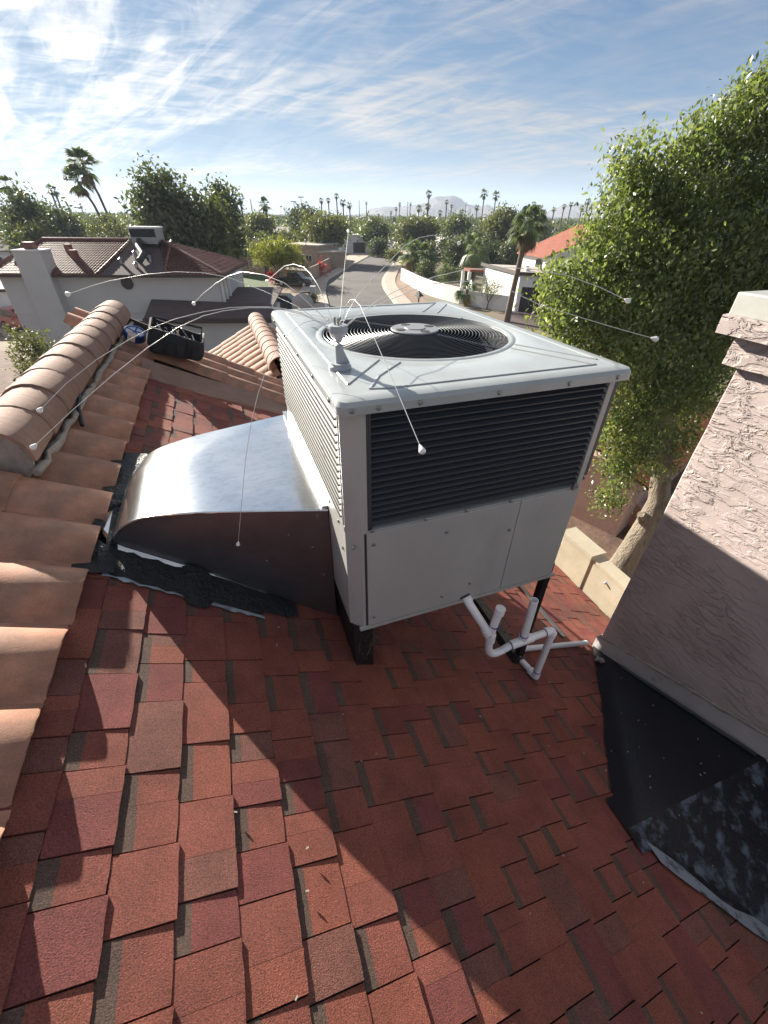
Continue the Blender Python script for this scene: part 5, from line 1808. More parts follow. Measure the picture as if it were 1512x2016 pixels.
# ---- palms
def palm_parts(H, r, seed, nf=34, detail=10, droopy=0.0, lean=(0, 0), skirt=10, rt=.16):
    """fan palm: trunk points, frond quads (V, tint), skirt quads"""
    q = np.random.default_rng(seed)
    topc = np.array([lean[0], lean[1], H - r * .75])
    tr = [(0, 0, -.1), (lean[0] * .25, lean[1] * .25, H * .33), (lean[0] * .6, lean[1] * .6, H * .66), tuple(topc)]
    def fan(nf, el_lo, el_hi, scale, tl, th_):
        Vs, T = [], []
        for k in range(nf):
            az = q.uniform(0, 6.28); el = q.uniform(el_lo, el_hi)
            d = np.array([math.cos(az) * math.cos(el), math.sin(az) * math.cos(el), math.sin(el)])
            side = np.array([-math.sin(az), math.cos(az), 0])
            upv = np.cross(side, d)
            pet = r * scale * q.uniform(.42, .55)
            hub = topc + d * pet
            tint = q.uniform(tl, th_)
            w = .012 * r
            Vs += [topc - side * w, topc + side * w, hub + side * w, hub - side * w]; T.append(tint * .9)
            nb = detail
            for j in range(nb):
                a = (j / (nb - 1) - .5) * 2.3
                L_ = r * scale * q.uniform(.46, .62) * (1 - .25 * abs(a))
                v = d * math.cos(a) + side * math.sin(a) + upv * .12
                tipdrop = np.array([0, 0, -L_ * (.22 + droopy + .35 * max(0, -math.sin(el) * 0 + .2))])
                mid = hub + v * L_ * .55; tip = hub + v * L_ + tipdrop
                ww = np.cross(v, upv); ww /= np.linalg.norm(ww) + 1e-9
                hw = L_ * .085 * (14 / nb) ** .5
                Vs += [hub, mid - ww * hw, tip, mid + ww * hw]; T.append(tint * q.uniform(.85, 1.15))
        return np.array(Vs), np.array(T)
    A = fan(nf, -.55, 1.45, 1.0, .75, 1.3)
    S = fan(skirt, -1.35, -.75, .8, .7, 1.2) if skirt else None
    return tr, A, S


def palm(label, px, ytop, D, wpx, name='fan_palm', group=None, seed=None, lean_px=0, **kw):
    top = Wd(px, ytop, D)
    zc = (RC @ np.array([top[0], top[1], top[2] - CAMZ]))[2]
    r = wpx * zc / FPX / 2 * 1.25
    H = top[2]
    seed = seed if seed is not None else int(px * 3 + D)
    lean = (lean_px * zc / FPX, 0)
    bx, by = top[0] - lean[0], top[1]
    t = thing(name, label, 'palm tree', (bx, by, 0), group)
    tr, A, S = palm_parts(H, r, seed, lean=lean, **kw)
    rt_ = kw.get('rt', .16)
    mb = MB(); mb.tube([(p[0] + bx, p[1] + by, p[2]) for p in tr], [rt_ * 1.5, rt_ * 1.05, rt_, rt_ * .95], 8)
    mb.build('trunk', M['palm_bark'], t, smooth=60)
    leaf_object('crown', M['frond'], A[0] + np.array([bx, by, 0]), A[1], t)
    if S is not None: leaf_object('skirt', M['dead_frond'], S[0] + np.array([bx, by, 0]), S[1], t)
    return t


palm('taller of the twin leaning palms behind the tile roofed house', 152, 292, 88, 62, lean_px=-34, nf=40, rt=.2)
palm('shorter of the twin leaning palms behind the tile roofed house', 143, 326, 88, 52, lean_px=-42, nf=36, rt=.2, seed=991)
palm('lone fan palm above the yellow green dome tree', 519, 388, 125, 26, lean_px=-3, rt=.24)
palm('large shaggy palm in front of the white flat roofed house', 1050, 404, 47, 74, nf=46, droopy=.35, rt=.26, lean_px=14, skirt=24, detail=12)
palm('short shaggy palm in front of the dark oleanders', 940, 458, 78, 60, nf=36, droopy=.35, skirt=18, rt=.3)
palm('sago like palm in front of the white garden wall', 922, 552, 56, 46, nf=26, droopy=.3, skirt=4, rt=.2)
palm('clump fan palm on the left at the road bend', 812, 470, 88, 56, nf=30, droopy=.2, skirt=8, rt=.22)
palm('clump fan palm on the right at the road bend', 836, 478, 86, 54, nf=30, droopy=.2, skirt=8, rt=.22, seed=77)
palm('palm crown cut by the left frame edge', 4, 345, 105, 34, rt=.22, lean_px=-8)
# farther palms: one crown mesh per kind, each palm its own object
FAR = [(845, 374, 210, 16), (842, 400, 210, 15), (955, 371, 220, 20), (978, 375, 220, 19), (662, 380, 190, 13), (632, 389, 200, 12), (646, 389, 200, 12), (675, 391, 180, 17), (688, 397, 190, 15),
       (787, 398, 300, 8), (721, 397, 300, 7), (880, 393, 240, 11), (889, 402, 250, 9), (825, 403, 230, 15), (808, 398, 280, 7), (867, 413, 240, 12), (910, 411, 210, 15), (780, 407, 300, 8),
       (1052, 396, 170, 12), (1066, 402, 170, 14), (1092, 407, 200, 11), (1112, 401, 210, 11), (1126, 397, 210, 11), (1147, 404, 200, 11), (1160, 390, 190, 14),
       (95, 362, 150, 22), (104, 366, 150, 20), (32, 369, 150, 20), (44, 374, 150, 20), (157, 400, 260, 10), (470, 378, 130, 24), (458, 392, 130, 18),
       (890, 430, 170, 14), (770, 415, 320, 8), (940, 402, 240, 12), (1028, 412, 260, 10), (745, 420, 330, 7), (600, 402, 330, 7), (560, 408, 340, 7)]
FARL = {(845, 374): 'tallest far palm just left of the mountain peak', (842, 400): 'shorter far palm under the tallest one left of the mountain peak', (955, 371): 'taller thick palm right of the mountain, left of a pair', (978, 375): 'thick palm right of the mountain, right of a pair',
        (662, 380): 'tallest palm of the cluster left of the road', (632, 389): 'leftmost palm of the cluster left of the road', (646, 389): 'second palm from the left in the cluster left of the road', (675, 391): 'bushiest palm of the cluster left of the road', (688, 397): 'rightmost palm of the cluster left of the road',
        (787, 398): 'slim palm in front of the lower left shoulder of the mountain', (721, 397): 'slim palm at the left foot of the mountain', (880, 393): 'palm standing right below the mountain peak', (889, 402): 'small palm just right of the one below the peak', (825, 403): 'bushy palm on the mountain left flank',
        (867, 413): 'low palm left of the one below the mountain peak', (910, 411): 'low bushy palm on the mountain right flank', (1052, 396): 'far palm behind the crown of the big shaggy palm', (1066, 402): 'far palm just right of the big shaggy palm crown', (1092, 407): 'lowest palm of the row left of the big tree', (1112, 401): 'second palm of the row left of the big tree',
        (1126, 397): 'third palm of the row left of the big tree', (1147, 404): 'small palm of the row near the big tree', (1160, 390): 'tallest palm of the row next to the big tree', (95, 362): 'left palm of the far pair left of the leaning palms', (104, 366): 'right palm of the far pair left of the leaning palms',
        (32, 369): 'left palm of the far pair near the left frame edge', (44, 374): 'right palm of the far pair near the left frame edge', (157, 400): 'tiny palm behind the trunks of the leaning palms', (470, 378): 'far palm at the right side of the slim pine', (458, 392): 'far palm half hidden by the slim pine', (890, 430): 'low palm among trees right of the road'}
protos = []
for k in range(3):
    tr, A, S = palm_parts(10.0, 1.6, 400 + k, nf=30, detail=7, skirt=10)
    protos.append((A, S))
pm = []
dummy = bpy.data.objects
for k, (A, S) in enumerate(protos):
    V = np.concatenate([A[0], S[0]]); T = np.concatenate([A[1], S[1] * 1.1])
    V = V - np.array([0, 0, 10.0])
    o = leaf_object('crown', M['frond'], V, T)
    pm.append(o.data)
    bpy.data.objects.remove(o)
rp = random.Random(12)
for i, (px, yt, D, wp) in enumerate(FAR):
    top = Wd(px, yt, D)
    zc = (RC @ np.array([top[0], top[1], top[2] - CAMZ]))[2]
    r = wp * zc / FPX / 2
    t = thing('fan_palm', FARL.get((px, yt), 'tiny far palm lost among the trees of the hazy skyline'), 'palm tree', (top[0], top[1], 0), 'far palms on the skyline')
    mb = MB(); rr_ = .24
    ln = rp.uniform(-.5, .5)
    mb.tube([(top[0] - ln, top[1], 0), (top[0] - ln * .3, top[1], top[2] * .5), (top[0], top[1], top[2] - r * .8)], [rr_ * 1.2, rr_, rr_], 6)
    mb.build('trunk', M['palm_bark'], t, smooth=60)
    c = put('crown', pm[i % 3], t, (top[0], top[1], top[2]), (0, 0, rp.uniform(0, 6)), (r / 1.6, r / 1.6, r / 1.6 * rp.uniform(1.0, 1.25)))

# ---- mid-distance trees and rows of roofs
mids = []
rm = random.Random(77)
for k in range(74):
    D = rm.uniform(100, 330)
    px = rm.uniform(-60, 1180)
    if 700 < px < 800 and D < 260: continue
    mids.append((px, D))
mm = [M['leaf_dark'], M['leaf_mid'], M['leaf_olive'], M['leaf_mid'], M['leaf_dark']]
for px, D in mids:
    X = Wd(px, 440, D)
    H = rm.uniform(4.5, 8.6)
    w = rm.uniform(2.5, 5.0)
    mt = rm.choice(mm)
    kind_ = {'dark_leaf': 'dark green', 'olive_leaf': 'pale olive', 'mid_leaf': 'mid green'}[mt.name]
    zone_ = 'above the tiled roof of the stucco house' if px < 330 else 'behind the gabled house and the dome tree' if px < 620 else 'near the far end of the road' if px < 830 else 'below the mountain peak' if px < 960 else 'between the shaggy palms and the red roof'
    far_ = 'nearer' if D < 170 else 'distant' if D < 260 else 'very distant'
    lb_ = f'{far_} bushy {kind_} tree {zone_}'
    t = thing('tree', lb_, 'tree', (X[0], X[1], 0), 'trees beyond the houses')
    x, y = X[0], X[1]
    B = [(x + rm.uniform(-.5, .5) * w, y + rm.uniform(-.5, .5) * w, H * rm.uniform(.4, .68), w * .55, w * .55, H * .3) for _ in range(6)]
    V, tint = leaves_mesh('crown', mt, B, 1500, .38, .7, 14, seed=int(px * D) % 9999)
    leaf_object('crown', mt, V, tint, t)
    limb_mesh((x, y, 0), [b[:3] for b in B[:4]], .16, 1).build('trunk', M['dark_bark'], t)
# the far wood: nobody could count it
rf = np.random.default_rng(31)
for nm, mk, cnt, d0, d1, sz, sd in (('far_woods', 'leaf_dark', 2600, 240, 2150, 1.0, 1), ('far_woods', 'leaf_olive', 1700, 230, 2100, .95, 2), ('far_woods', 'leaf_mid', 1500, 200, 1500, .85, 3)):
    D = np.exp(rf.uniform(math.log(d0), math.log(d1), cnt))
    ang = rf.uniform(-.92, .75, cnt)
    X = np.stack([D * np.tan(ang), D], 1)
    H = rf.uniform(3.5, 8.4, cnt) * (1 + .1 * (rf.random(cnt) < .1))
    W = rf.uniform(2.2, 5.0, cnt) * (1 + D / 1600)
    per = 22
    N = cnt * per
    ci = np.repeat(np.arange(cnt), per)
    d = rf.normal(size=(N, 3)); d /= np.linalg.norm(d, axis=1)[:, None]
    P = np.stack([X[ci, 0] + d[:, 0] * W[ci], X[ci, 1] + d[:, 1] * W[ci], H[ci] * .5 + d[:, 2] * H[ci] * .46], 1)
    nr = d + rf.normal(size=(N, 3)) * .6 + [0, 0, .3]; nr /= np.linalg.norm(nr, axis=1)[:, None]
    a = np.cross(nr, rf.normal(size=(N, 3))); a /= np.linalg.norm(a, axis=1)[:, None]
    b = np.cross(nr, a)
    s = (sz * (1 + D / 900))[ci][:, None] * rf.uniform(.6, 1.3, N)[:, None]
    V = np.stack([P - a * s, P + b * s * .6, P + a * s, P - b * s * .6], 1).reshape(-1, 3)
    V[:, 2] = np.maximum(V[:, 2], .05)
    o = leaf_object(nm, M[mk], V, rf.uniform(.75, 1.25, cnt)[ci] * rf.uniform(.85, 1.15, N))
    o['kind'] = 'stuff'

# ---- houses and walls on the right of the road
def poly_wall(name, label, pts, h, th, mt, cap=None, post=None, cat='wall', pmat=None):
    t = thing(name, label, cat, (pts[0][0], pts[0][1], 0))
    for i in range(len(pts) - 1):
        mb = MB()
        p, q = np.array(pts[i][:2]), np.array(pts[i + 1][:2])
        d = (q - p) / np.linalg.norm(q - p); n_ = np.array([-d[1], d[0]]) * th / 2
        c = [p + n_, p - n_, q - n_, q + n_]
        mb.hexa([(x, y, 0) for x, y in c], [(x, y, h) for x, y in c])
        s = mb.build('wall_panel', mt, t)
        if cap:
            mb = MB(); c = [p + n_ * 1.25, p - n_ * 1.25, q - n_ * 1.25, q + n_ * 1.25]
            mb.hexa([(x, y, h + .002) for x, y in c], [(x, y, h + .07) for x, y in c]); mb.build('coping', cap, s)
        if post:
            mb = MB(); mb.box(p[0] - post, p[0] + post, p[1] - post, p[1] + post, 0, h + .12); mb.build('post', pmat or mt, t)
    return t


poly_wall('garden_wall', 'curving white garden wall with thin dark posts beside the sidewalk', [G(790, 552), G(797, 556), G(806, 561), G(816, 567), G(831, 575), G(850, 583), G(873, 590), G(904, 598)], 1.75, .18, M['white_stucco'], M['white_stucco'], .05, pmat=M['plastic'])
poly_wall('garden_wall', 'low white wall between the sago like palm and the house corner', [G(905, 598), G(950, 606), G(1002, 614)], 1.55, .2, M['white_stucco'], M['white_stucco'])


def white_house():
    h = thing('white_house', 'white flat roofed house with a dark carport opening behind the shaggy palm', 'house', tuple(G(1012, 613)))
    c = G(1012, 613); l = np.array([Wd(955, 522, 63)[0], 63.0, 0]); r = np.array([Wd(1180, 548, 51)[0], 50.0, 0])
    l = c + (l - c)
    H = 3.75
    b = l + (r - c)
    w = MB()
    def wall(p, q, z0, z1, th=.25):
        d = (q - p)[:2]; d = d / np.linalg.norm(d); n_ = np.array([-d[1], d[0]]) * th
        cc = [p[:2], q[:2], q[:2] + n_, p[:2] + n_]
        w.hexa([(x, y, z0) for x, y in cc], [(x, y, z1) for x, y in cc])
    L_ = lambda p, q, t: p * (1 - t) + q * t
    wall(l, c, 0, H); wall(c, L_(c, r, .05), 0, H); wall(L_(c, r, .05), r, 2.55, H); wall(L_(c, r, .5), r, 0, 2.55); wall(r, b, 0, H); wall(b, l, 0, H)
    w.build('wall', M['white_stucco'], h)
    mb = MB()
    u1 = (r - c) / np.linalg.norm(r - c) * .6; u2 = (l - c) / np.linalg.norm(l - c) * .6
    inn = np.array([0, 0, 0])
    P = [c + u1 * .0 + u2 * 5.5, r + u2 * 5.5, r + u2, c + u2 * .8 + u1 * .3]
    mb.hexa([(p[0], p[1], .01) for p in P], [(p[0], p[1], 2.5) for p in P])
    mb.build('carport_recess', M['door'], h)
    mb = MB()
    P = [c - u1 * .4 - u2 * .4, r + u1 - u2 * .4, b + u1 + u2, l - u1 * .4 + u2]
    mb.hexa([(p[0], p[1], H) for p in P], [(p[0], p[1], H + .12) for p in P])
    rf_ = mb.build('flat_roof', M['flat_roof'], h)
    mb = MB()
    for p, q in ((P[0], P[1]), (P[3], P[0])): mb.beam((p[0], p[1], H + .10), (q[0], q[1], H + .10), .12, .34)
    mb.build('fascia', M['fascia'], rf_)
    mb = MB()
    for t_, s_ in ((.25, .3), (.4, .6)):
        p = L_(L_(P[0], P[1], t_), L_(P[3], P[2], t_), s_); mb.box(p[0] - .25, p[0] + .25, p[1] - .25, p[1] + .25, H + .12, H + .45)
    mb.build('roof_vent', M['white_stucco'], rf_)
    mb = MB()
    for k in range(6):
        p = L_(c, r, .12 + .06 * k) - u2 * .02; mb.box(p[0] - .04, p[0] + .04, p[1] - .03, p[1] + .03, 0, 2.5)
    mb.build('carport_post', M['fascia'], h)
    # little porch at the far end
    mb = MB(); e = l - u1 * 2.6 + u2 * 1
    P = [l, l - u1 * 3.2, l - u1 * 3.2 + u2 * 4, l + u2 * 4]
    mb.hexa([(p[0], p[1], 2.9) for p in P], [(p[0], p[1], 3.2) for p in P])
    mb.build('porch_roof', M['lit_red_roof'], h)
    mb = MB()
    for p in (P[1], P[2]):
        mb = MB(); mb.box(p[0] - .2, p[0] + .2, p[1] - .2, p[1] + .2, 0, 2.9); mb.build('porch_post', M['white_stucco'], h)

    g = thing('white_house', 'white two storey house with a lit red gable roof left of the big tree', 'house', tuple(np.array([Wd(1100, 500, 66)[0], 66, 0])))
    a = Wd(1030, 500, 64); cc = Wd(1080, 505, 58); 
    p0 = np.array([a[0], 64, 0]); p1 = np.array([cc[0], 58.0, 0]); d1 = p1 - p0
    nrm = np.array([-d1[1], d1[0], 0]); nrm /= np.linalg.norm(nrm)
    if nrm[0] < 0: nrm = -nrm
    W_ = 15.0
    q0, q1 = p0 + nrm * W_, p1 + nrm * W_
    mb = MB(); mb.hexa([tuple(p) for p in (p0, p1, q1, q0)], [(p[0], p[1], 5.2) for p in (p0, p1, q1, q0)])
    ez, rz_ = 5.2, 8.0
    m0, m1 = (p0 + q0) / 2, (p1 + q1) / 2
    mb.add([(p1[0], p1[1], ez), (q1[0], q1[1], ez), (m1[0], m1[1], rz_ - .15)], [(0, 1, 2)])
    mb.add([(p0[0], p0[1], ez), (q0[0], q0[1], ez), (m0[0], m0[1], rz_ - .15)], [(0, 1, 2)])
    mb.build('wall', M['white_stucco'], g)
    ud = d1 / np.linalg.norm(d1) * .6
    mb = MB()
    lo0, lo1 = p0 - ud - nrm * .6, p1 + ud - nrm * .6
    for A_, B_ in ((lo0, lo1), (q0 - ud + nrm * .6, q1 + ud + nrm * .6)):
        R0, R1 = m0 - ud, m1 + ud
        mb.hexa([(A_[0], A_[1], ez - .2), (B_[0], B_[1], ez - .2), (R1[0], R1[1], rz_), (R0[0], R0[1], rz_)], [(A_[0], A_[1], ez - .02), (B_[0], B_[1], ez - .02), (R1[0], R1[1], rz_ + .18), (R0[0], R0[1], rz_ + .18)])
    mb.build('roof', M['lit_red_roof'], g)
    mb = MB()
    e1 = d1 / np.linalg.norm(d1)
    s = p0 + e1 * 3.6
    mb.beam((s - nrm * .02)[:3] + [0, 0, 4.1], (s + e1 * 1.5 - nrm * .02) + [0, 0, 4.1], .1, 1.1); mb.build('window', M['glass'], g)


white_house()


def simple_house(name, label, c, rz, w, d, h, wallm, roofm, roof='flat', rise=1.6, group=None, wins=True, garage=False):
    t = bthing(name, label, 'house', (c[0], c[1], 0), rz, group)
    mb = MB(); mb.box(-w / 2, w / 2, -d / 2, d / 2, 0, h)
    if roof == 'gable':
        mb.add([(-w / 2, -d / 2, h), (-w / 2, d / 2, h), (-w / 2, 0, h + rise - .1)], [(0, 1, 2)])
        mb.add([(w / 2, -d / 2, h), (w / 2, d / 2, h), (w / 2, 0, h + rise - .1)], [(0, 1, 2)])
    wl = mb.build('wall', wallm, t)
    mb = MB()
    o = .5
    if roof == 'flat':
        mb.box(-w / 2 - o * .5, w / 2 + o * .5, -d / 2 - o * .5, d / 2 + o * .5, h + .002, h + .25)
    else:
        for sg in (-1, 1):
            mb.hexa([(-w / 2 - o, sg * (d / 2 + o), h - .25), (w / 2 + o, sg * (d / 2 + o), h - .25), (w / 2 + o, 0, h + rise), (-w / 2 - o, 0, h + rise)],
                    [(-w / 2 - o, sg * (d / 2 + o), h - .10), (w / 2 + o, sg * (d / 2 + o), h - .10), (w / 2 + o, 0, h + rise + .15), (-w / 2 - o, 0, h + rise + .15)])
    mb.build('roof', roofm, t)
    if garage:
        mb = MB(); mb.box(-.5, 2.9, -d / 2 - .03, -d / 2 + .02, 0, 2.6); mb.build('garage_door', M['door'], t)
    if wins: windows(wl, [(-w * .40, -w * .26, 1.0, 2.1), (-w * .18, -w * .06, 1.0, 2.1)] + ([] if garage else [(w * .14, w * .3, 1.0, 2.1)]), -d / 2)
    if wins:
        mb = MB(); mb.box(w * .0, w * .09, -d / 2 - .04, -d / 2 + .02, 0, 2.1); mb.build('door', M['door'], t)
        for vx in (-.2, .25):
            mb = MB(); mb.lathe([(.12, 0), (.12, .55), (.2, .58), (.05, .75)], (w * vx, d * .12, h + .2 + (rise * .7 if roof == 'gable' else 0)), 8); mb.build('roof_vent', M['galv_dull'], t)
    return t


def at(px, py, D): return np.array([Wd(px, py, D)[0], D, 0])
simple_house('white_house', 'small white house with a wide dark garage door left of the road', at(697, 480, 143), .12, 9.5, 9, 4.2, M['white_stucco'], M['white_stucco'], garage=True, wins=False)
simple_house('block_house', 'tan flat roofed block house behind the yellow green dome tree', at(612, 495, 104), -.35, 8.5, 9, 3.7, M['tan_block'], M['flat_roof'])
simple_house('gabled_house', 'house with a grey shingled gable roof beside the slim pine', at(486, 470, 90), .9, 10, 8, 3.1, M['tan_block'], M['grey_roof'], 'gable', 2.0)
simple_house('carport', 'low flat roof on the tan wall beside the road', at(655, 500, 100), .1, 5.5, 4, 2.7, M['tan_block'], M['flat_roof'], wins=False)
simple_house('low_house', 'pale low house at the far end of the road', at(782, 460, 215), 0, 16, 10, 3.4, M['tan_block'], M['flat_roof'])
simple_house('low_house', 'long white roofed house beyond the olive tree at the bend', at(890, 462, 165), 0, 18, 9, 3.6, M['tan_block'], M['white_stucco'])
simple_house('low_house', 'pale house behind the tile roof at the far left', at(45, 462, 92), .2, 12, 8, 3.2, M['white_stucco'], M['brown_roof'], 'gable', 1.4)
simple_house('low_house', 'white walled low house left of the tiled house', at(-30, 560, 46), .1, 9, 8, 2.9, M['white_stucco'], M['brown_roof'])
rh = random.Random(5)
def HL(px, D):
    z = 'above the tiled stucco house' if px < 330 else 'beyond the gabled house' if px < 620 else 'beside the far road' if px < 830 else 'below the mountain' if px < 960 else 'behind the big shaggy palm'
    return f"{'distant' if D < 300 else 'far distant' if D < 450 else 'farthest'} low house half hidden by trees {z}"


for k in range(26):
    D = rh.uniform(170, 620); px = rh.uniform(-40, 1180)
    if 740 < px < 800: continue
    simple_house('far_house', HL(px, D), at(px, 440, D), rh.uniform(-.5, .5), rh.uniform(12, 20), rh.uniform(8, 11), rh.uniform(3.2, 4.4),
                 rh.choice([M['white_stucco'], M['tan_block']]), rh.choice([M['flat_roof'], M['white_stucco'], M['brown_roof'], M['grey_roof']]), rh.choice(['flat', 'gable', 'gable']), rh.uniform(1.2, 1.8), 'houses in the distant tree belt', wins=D < 260)

poly_wall('block_wall', 'tan block wall along the left side of the road', [G(608, 556), G(622, 549), G(648, 532), G(676, 512)], 2.0, .2, M['tan_block'], None)
poly_wall('block_wall', 'short tan block wall beside the black truck', [G(560, 552), G(608, 556)], 1.6, .2, M['tan_block'], None)

gp = thing('gatepost', 'pale square gatepost at the kerb left of the road', 'post', tuple(G(618, 596)))
g0 = G(618, 596)
mb = MB(); mb.box(g0[0] - .28, g0[0] + .28, g0[1] - .28, g0[1] + .28, 0, 1.75); mb.build('shaft', M['stucco_blue'], gp)
mb = MB(); mb.box(g0[0] - .33, g0[0] + .33, g0[1] - .33, g0[1] + .33, 1.752, 1.85); mb.build('cap', M['white_stucco'], gp)
lp = np.array([Wd(825, 578, 50)[0], 50, 0]); ltop = Wd(825, 577, 50)[2]
lm = thing('garden_lamp', 'dark pyramid topped lamp post in front of the curving white wall', 'lamp post', tuple(lp))
mb = MB(); mb.tube([(lp[0], lp[1], 0), (lp[0], lp[1], ltop - .5)], .07, 8); mb.build('post', M['black'], lm)
mb = MB(); mb.box(lp[0] - .2, lp[0] + .2, lp[1] - .2, lp[1] + .2, ltop - .5, ltop - .3); mb.build('lantern', M['lamp_glass'], lm)
mb = MB(); mb.lathe([(.55, 0), (.16, .38), (.10, .46), (.12, .5)], (lp[0], lp[1], ltop - .3), 4); mb.build('lamp_cap', M['black'], lm)
for (px, yt, D, cross) in ((592, 387, 420, 1), (578, 396, 440, 1), (493, 392, 300, 0), (707, 394, 420, 0), (803, 397, 400, 0), (918, 398, 380, 0)):
    tp = Wd(px, yt, D)
    t = thing('light_pole', {592: 'taller crossbar light pole left of the palm cluster', 578: 'shorter crossbar light pole left of the palm cluster', 493: 'thin pole left of the lone fan palm', 707: 'thin pole between the palm cluster and the mountain', 803: 'thin pole on the left shoulder of the mountain', 918: 'thin pole on the right flank of the mountain'}[px], 'pole', (tp[0], D, 0), 'thin poles on the skyline')
    mb = MB(); mb.tube([(tp[0], D, 0), (tp[0], D, tp[2])], [.4, .25], 6); mb.build('pole', M['galv_dull'], t)
    if cross:
        mb = MB(); mb.box(tp[0] - 2.4, tp[0] + 2.4, D - .2, D + .2, tp[2] - .7, tp[2]); mb.build('lamp_bar', M['galv_dull'], t)


# ---- vehicles
def car(name, label, cat, c, rz, paint, prof, glass, width=1.95, wheels=(0.95, 4.1), wr=.38, bed=None):
    t = bthing(name, label, cat, (c[0], c[1], 0), rz)
    mb = MB()
    n = len(prof)
    hw = width / 2
    secs = [(-hw, .90), (-hw + .06, 1.0), (hw - .06, 1.0), (hw, .90)]
    zmid = .95
    vs = []
    for y, k in secs:
        for x, z in prof:
            tum = 1.0 if z < 1.05 else .86
            yy = y * tum
            vs.append((x + (0.03 if abs(y) == hw and x < 1 else 0), yy, z))
    fs = [tuple(range(n - 1, -1, -1)), tuple(3 * n + i for i in range(n))]
    for s in range(3):
        for i in range(n): fs.append((s * n + i, s * n + (i + 1) % n, (s + 1) * n + (i + 1) % n, (s + 1) * n + i))
    mb.add(vs, fs)
    body = mb.build('body', paint, t, smooth=32)
    mb = MB()
    for poly in glass['side']:
        for sg in (-1, 1):
            mb.add([(x, sg * (hw * .86 + .012 + (.06 if z < 1.12 else 0)), z) for x, z in poly], [tuple(range(len(poly)))])
    mb.build('side_window', M['glass'], t)
    mb = MB()
    for (x0, z0, x1, z1) in glass['end']:
        nx, nz = (z1 - z0), -(x1 - x0)
        L_ = math.hypot(nx, nz); sgn = 1 if nx * (x0 - 2.4) > 0 else -1
        ox, oz = sgn * nx / L_ * .012, sgn * nz / L_ * .012
        mb.add([(x0 + ox, -hw * .82, z0 + abs(oz)), (x0 + ox, hw * .82, z0 + abs(oz)), (x1 + ox, hw * .74, z1 + abs(oz)), (x1 + ox, -hw * .74, z1 + abs(oz))], [(0, 1, 2, 3)])
    mb.build('windscreen', M['glass'], t)
    for wx in wheels:
        for sg in (-1, 1):
            mb = MB(); mb.lathe([(wr * .6, -.11), (wr * .95, -.11), (wr, -.07), (wr, .07), (wr * .95, .11), (wr * .6, .11)], (wx, sg * (hw - .10), wr), 20, (0, 1, 0))
            w = mb.build('wheel', M['tyre'], t, smooth=40)
            mb = MB(); mb.lathe([(wr * .62, 0), (wr * .58, .03), (wr * .15, .02), (.05, .04)], (wx, sg * (hw + .005), wr), 14, (0, sg, 0)); mb.build('rim', M['rim'], w, smooth=30)
    xm = max(p[0] for p in prof)
    for sg in (-1, 1):
        mb = MB(); mb.box(xm - .08, xm + .02, sg * hw * .62 - .2, sg * hw * .62 + .2, .72, .90); mb.build('headlight', M['lamp_glass'], t)
        mb = MB(); mb.box(-.02, .06, sg * hw * .75 - .12, sg * hw * .75 + .12, .75, 1.0); mb.build('tail_light', M['red_lamp'], t)
        mb = MB(); mb.box(glass['mirror'] - .1, glass['mirror'] + .1, sg * (hw + .1) - .1, sg * (hw + .1) + .1, 1.05, 1.25); mb.build('side_mirror', paint, t)
    mb = MB(); mb.box(xm - .02, xm + .06, -hw * .85, hw * .85, .42, .62); mb.box(-.08, .02, -hw * .85, hw * .85, .45, .65); mb.build('bumper', M['plastic'], t)
    if bed:
        mb = MB(); mb.box(bed[0], bed[1], -hw * .82, hw * .82, bed[2] - .02, bed[2] + .012); mb.build('bed_liner', M['black'], t)
    return t


SUVP = [(0.0, .45), (0.0, 1.05), (.15, 1.15), (.45, 1.75), (.75, 1.82), (2.6, 1.80), (3.35, 1.15), (4.55, 1.02), (4.75, .85), (4.75, .42), (4.5, .34), (.2, .34)]
SUVG = dict(side=[[(.55, 1.14), (.72, 1.68), (1.5, 1.70), (1.5, 1.14)], [(1.58, 1.14), (1.58, 1.70), (2.52, 1.69), (3.05, 1.14)]], end=[(3.32, 1.18, 2.66, 1.76), (.18, 1.2, .43, 1.70)], mirror=2.95)
TRP = [(0.0, .55), (0.0, 1.12), (1.95, 1.12), (2.05, 1.75), (2.3, 1.86), (3.6, 1.84), (4.25, 1.22), (5.5, 1.10), (5.7, .95), (5.7, .48), (5.4, .40), (.2, .42)]
TRG = dict(side=[[(2.2, 1.18), (2.32, 1.74), (2.95, 1.75), (2.95, 1.18)], [(3.03, 1.18), (3.03, 1.75), (3.55, 1.73), (4.05, 1.18)]], end=[(4.22, 1.25, 3.66, 1.79), (2.0, 1.2, 2.08, 1.72)], mirror=3.95)
p = np.array([Wd(524, 590, 51)[0], 51.0, 0])
car('parked_car', 'dark parked car with a pale lit roof just beyond the air conditioner', 'car', p, -.10, M['dark_car'], SUVP, SUVG)
p = np.array([Wd(546, 550, 72)[0], 72.0, 0])
car('parked_truck', 'black pickup truck parked under the yellow green dome tree', 'pickup truck', p, -.18, M['black_car'], TRP, TRG, 2.0, (1.0, 4.6), .42, (.1, 1.9, 1.12))
p = np.array([Wd(-12, 572, 42)[0], 42.0, 0])
car('parked_car', 'red roofed car cut by the left frame edge', 'car', p, -.4, M['leaf_red'] if False else mat('red_car_paint', (.35, .012, .02), .3, coat=.6), SUVP, SUVG)
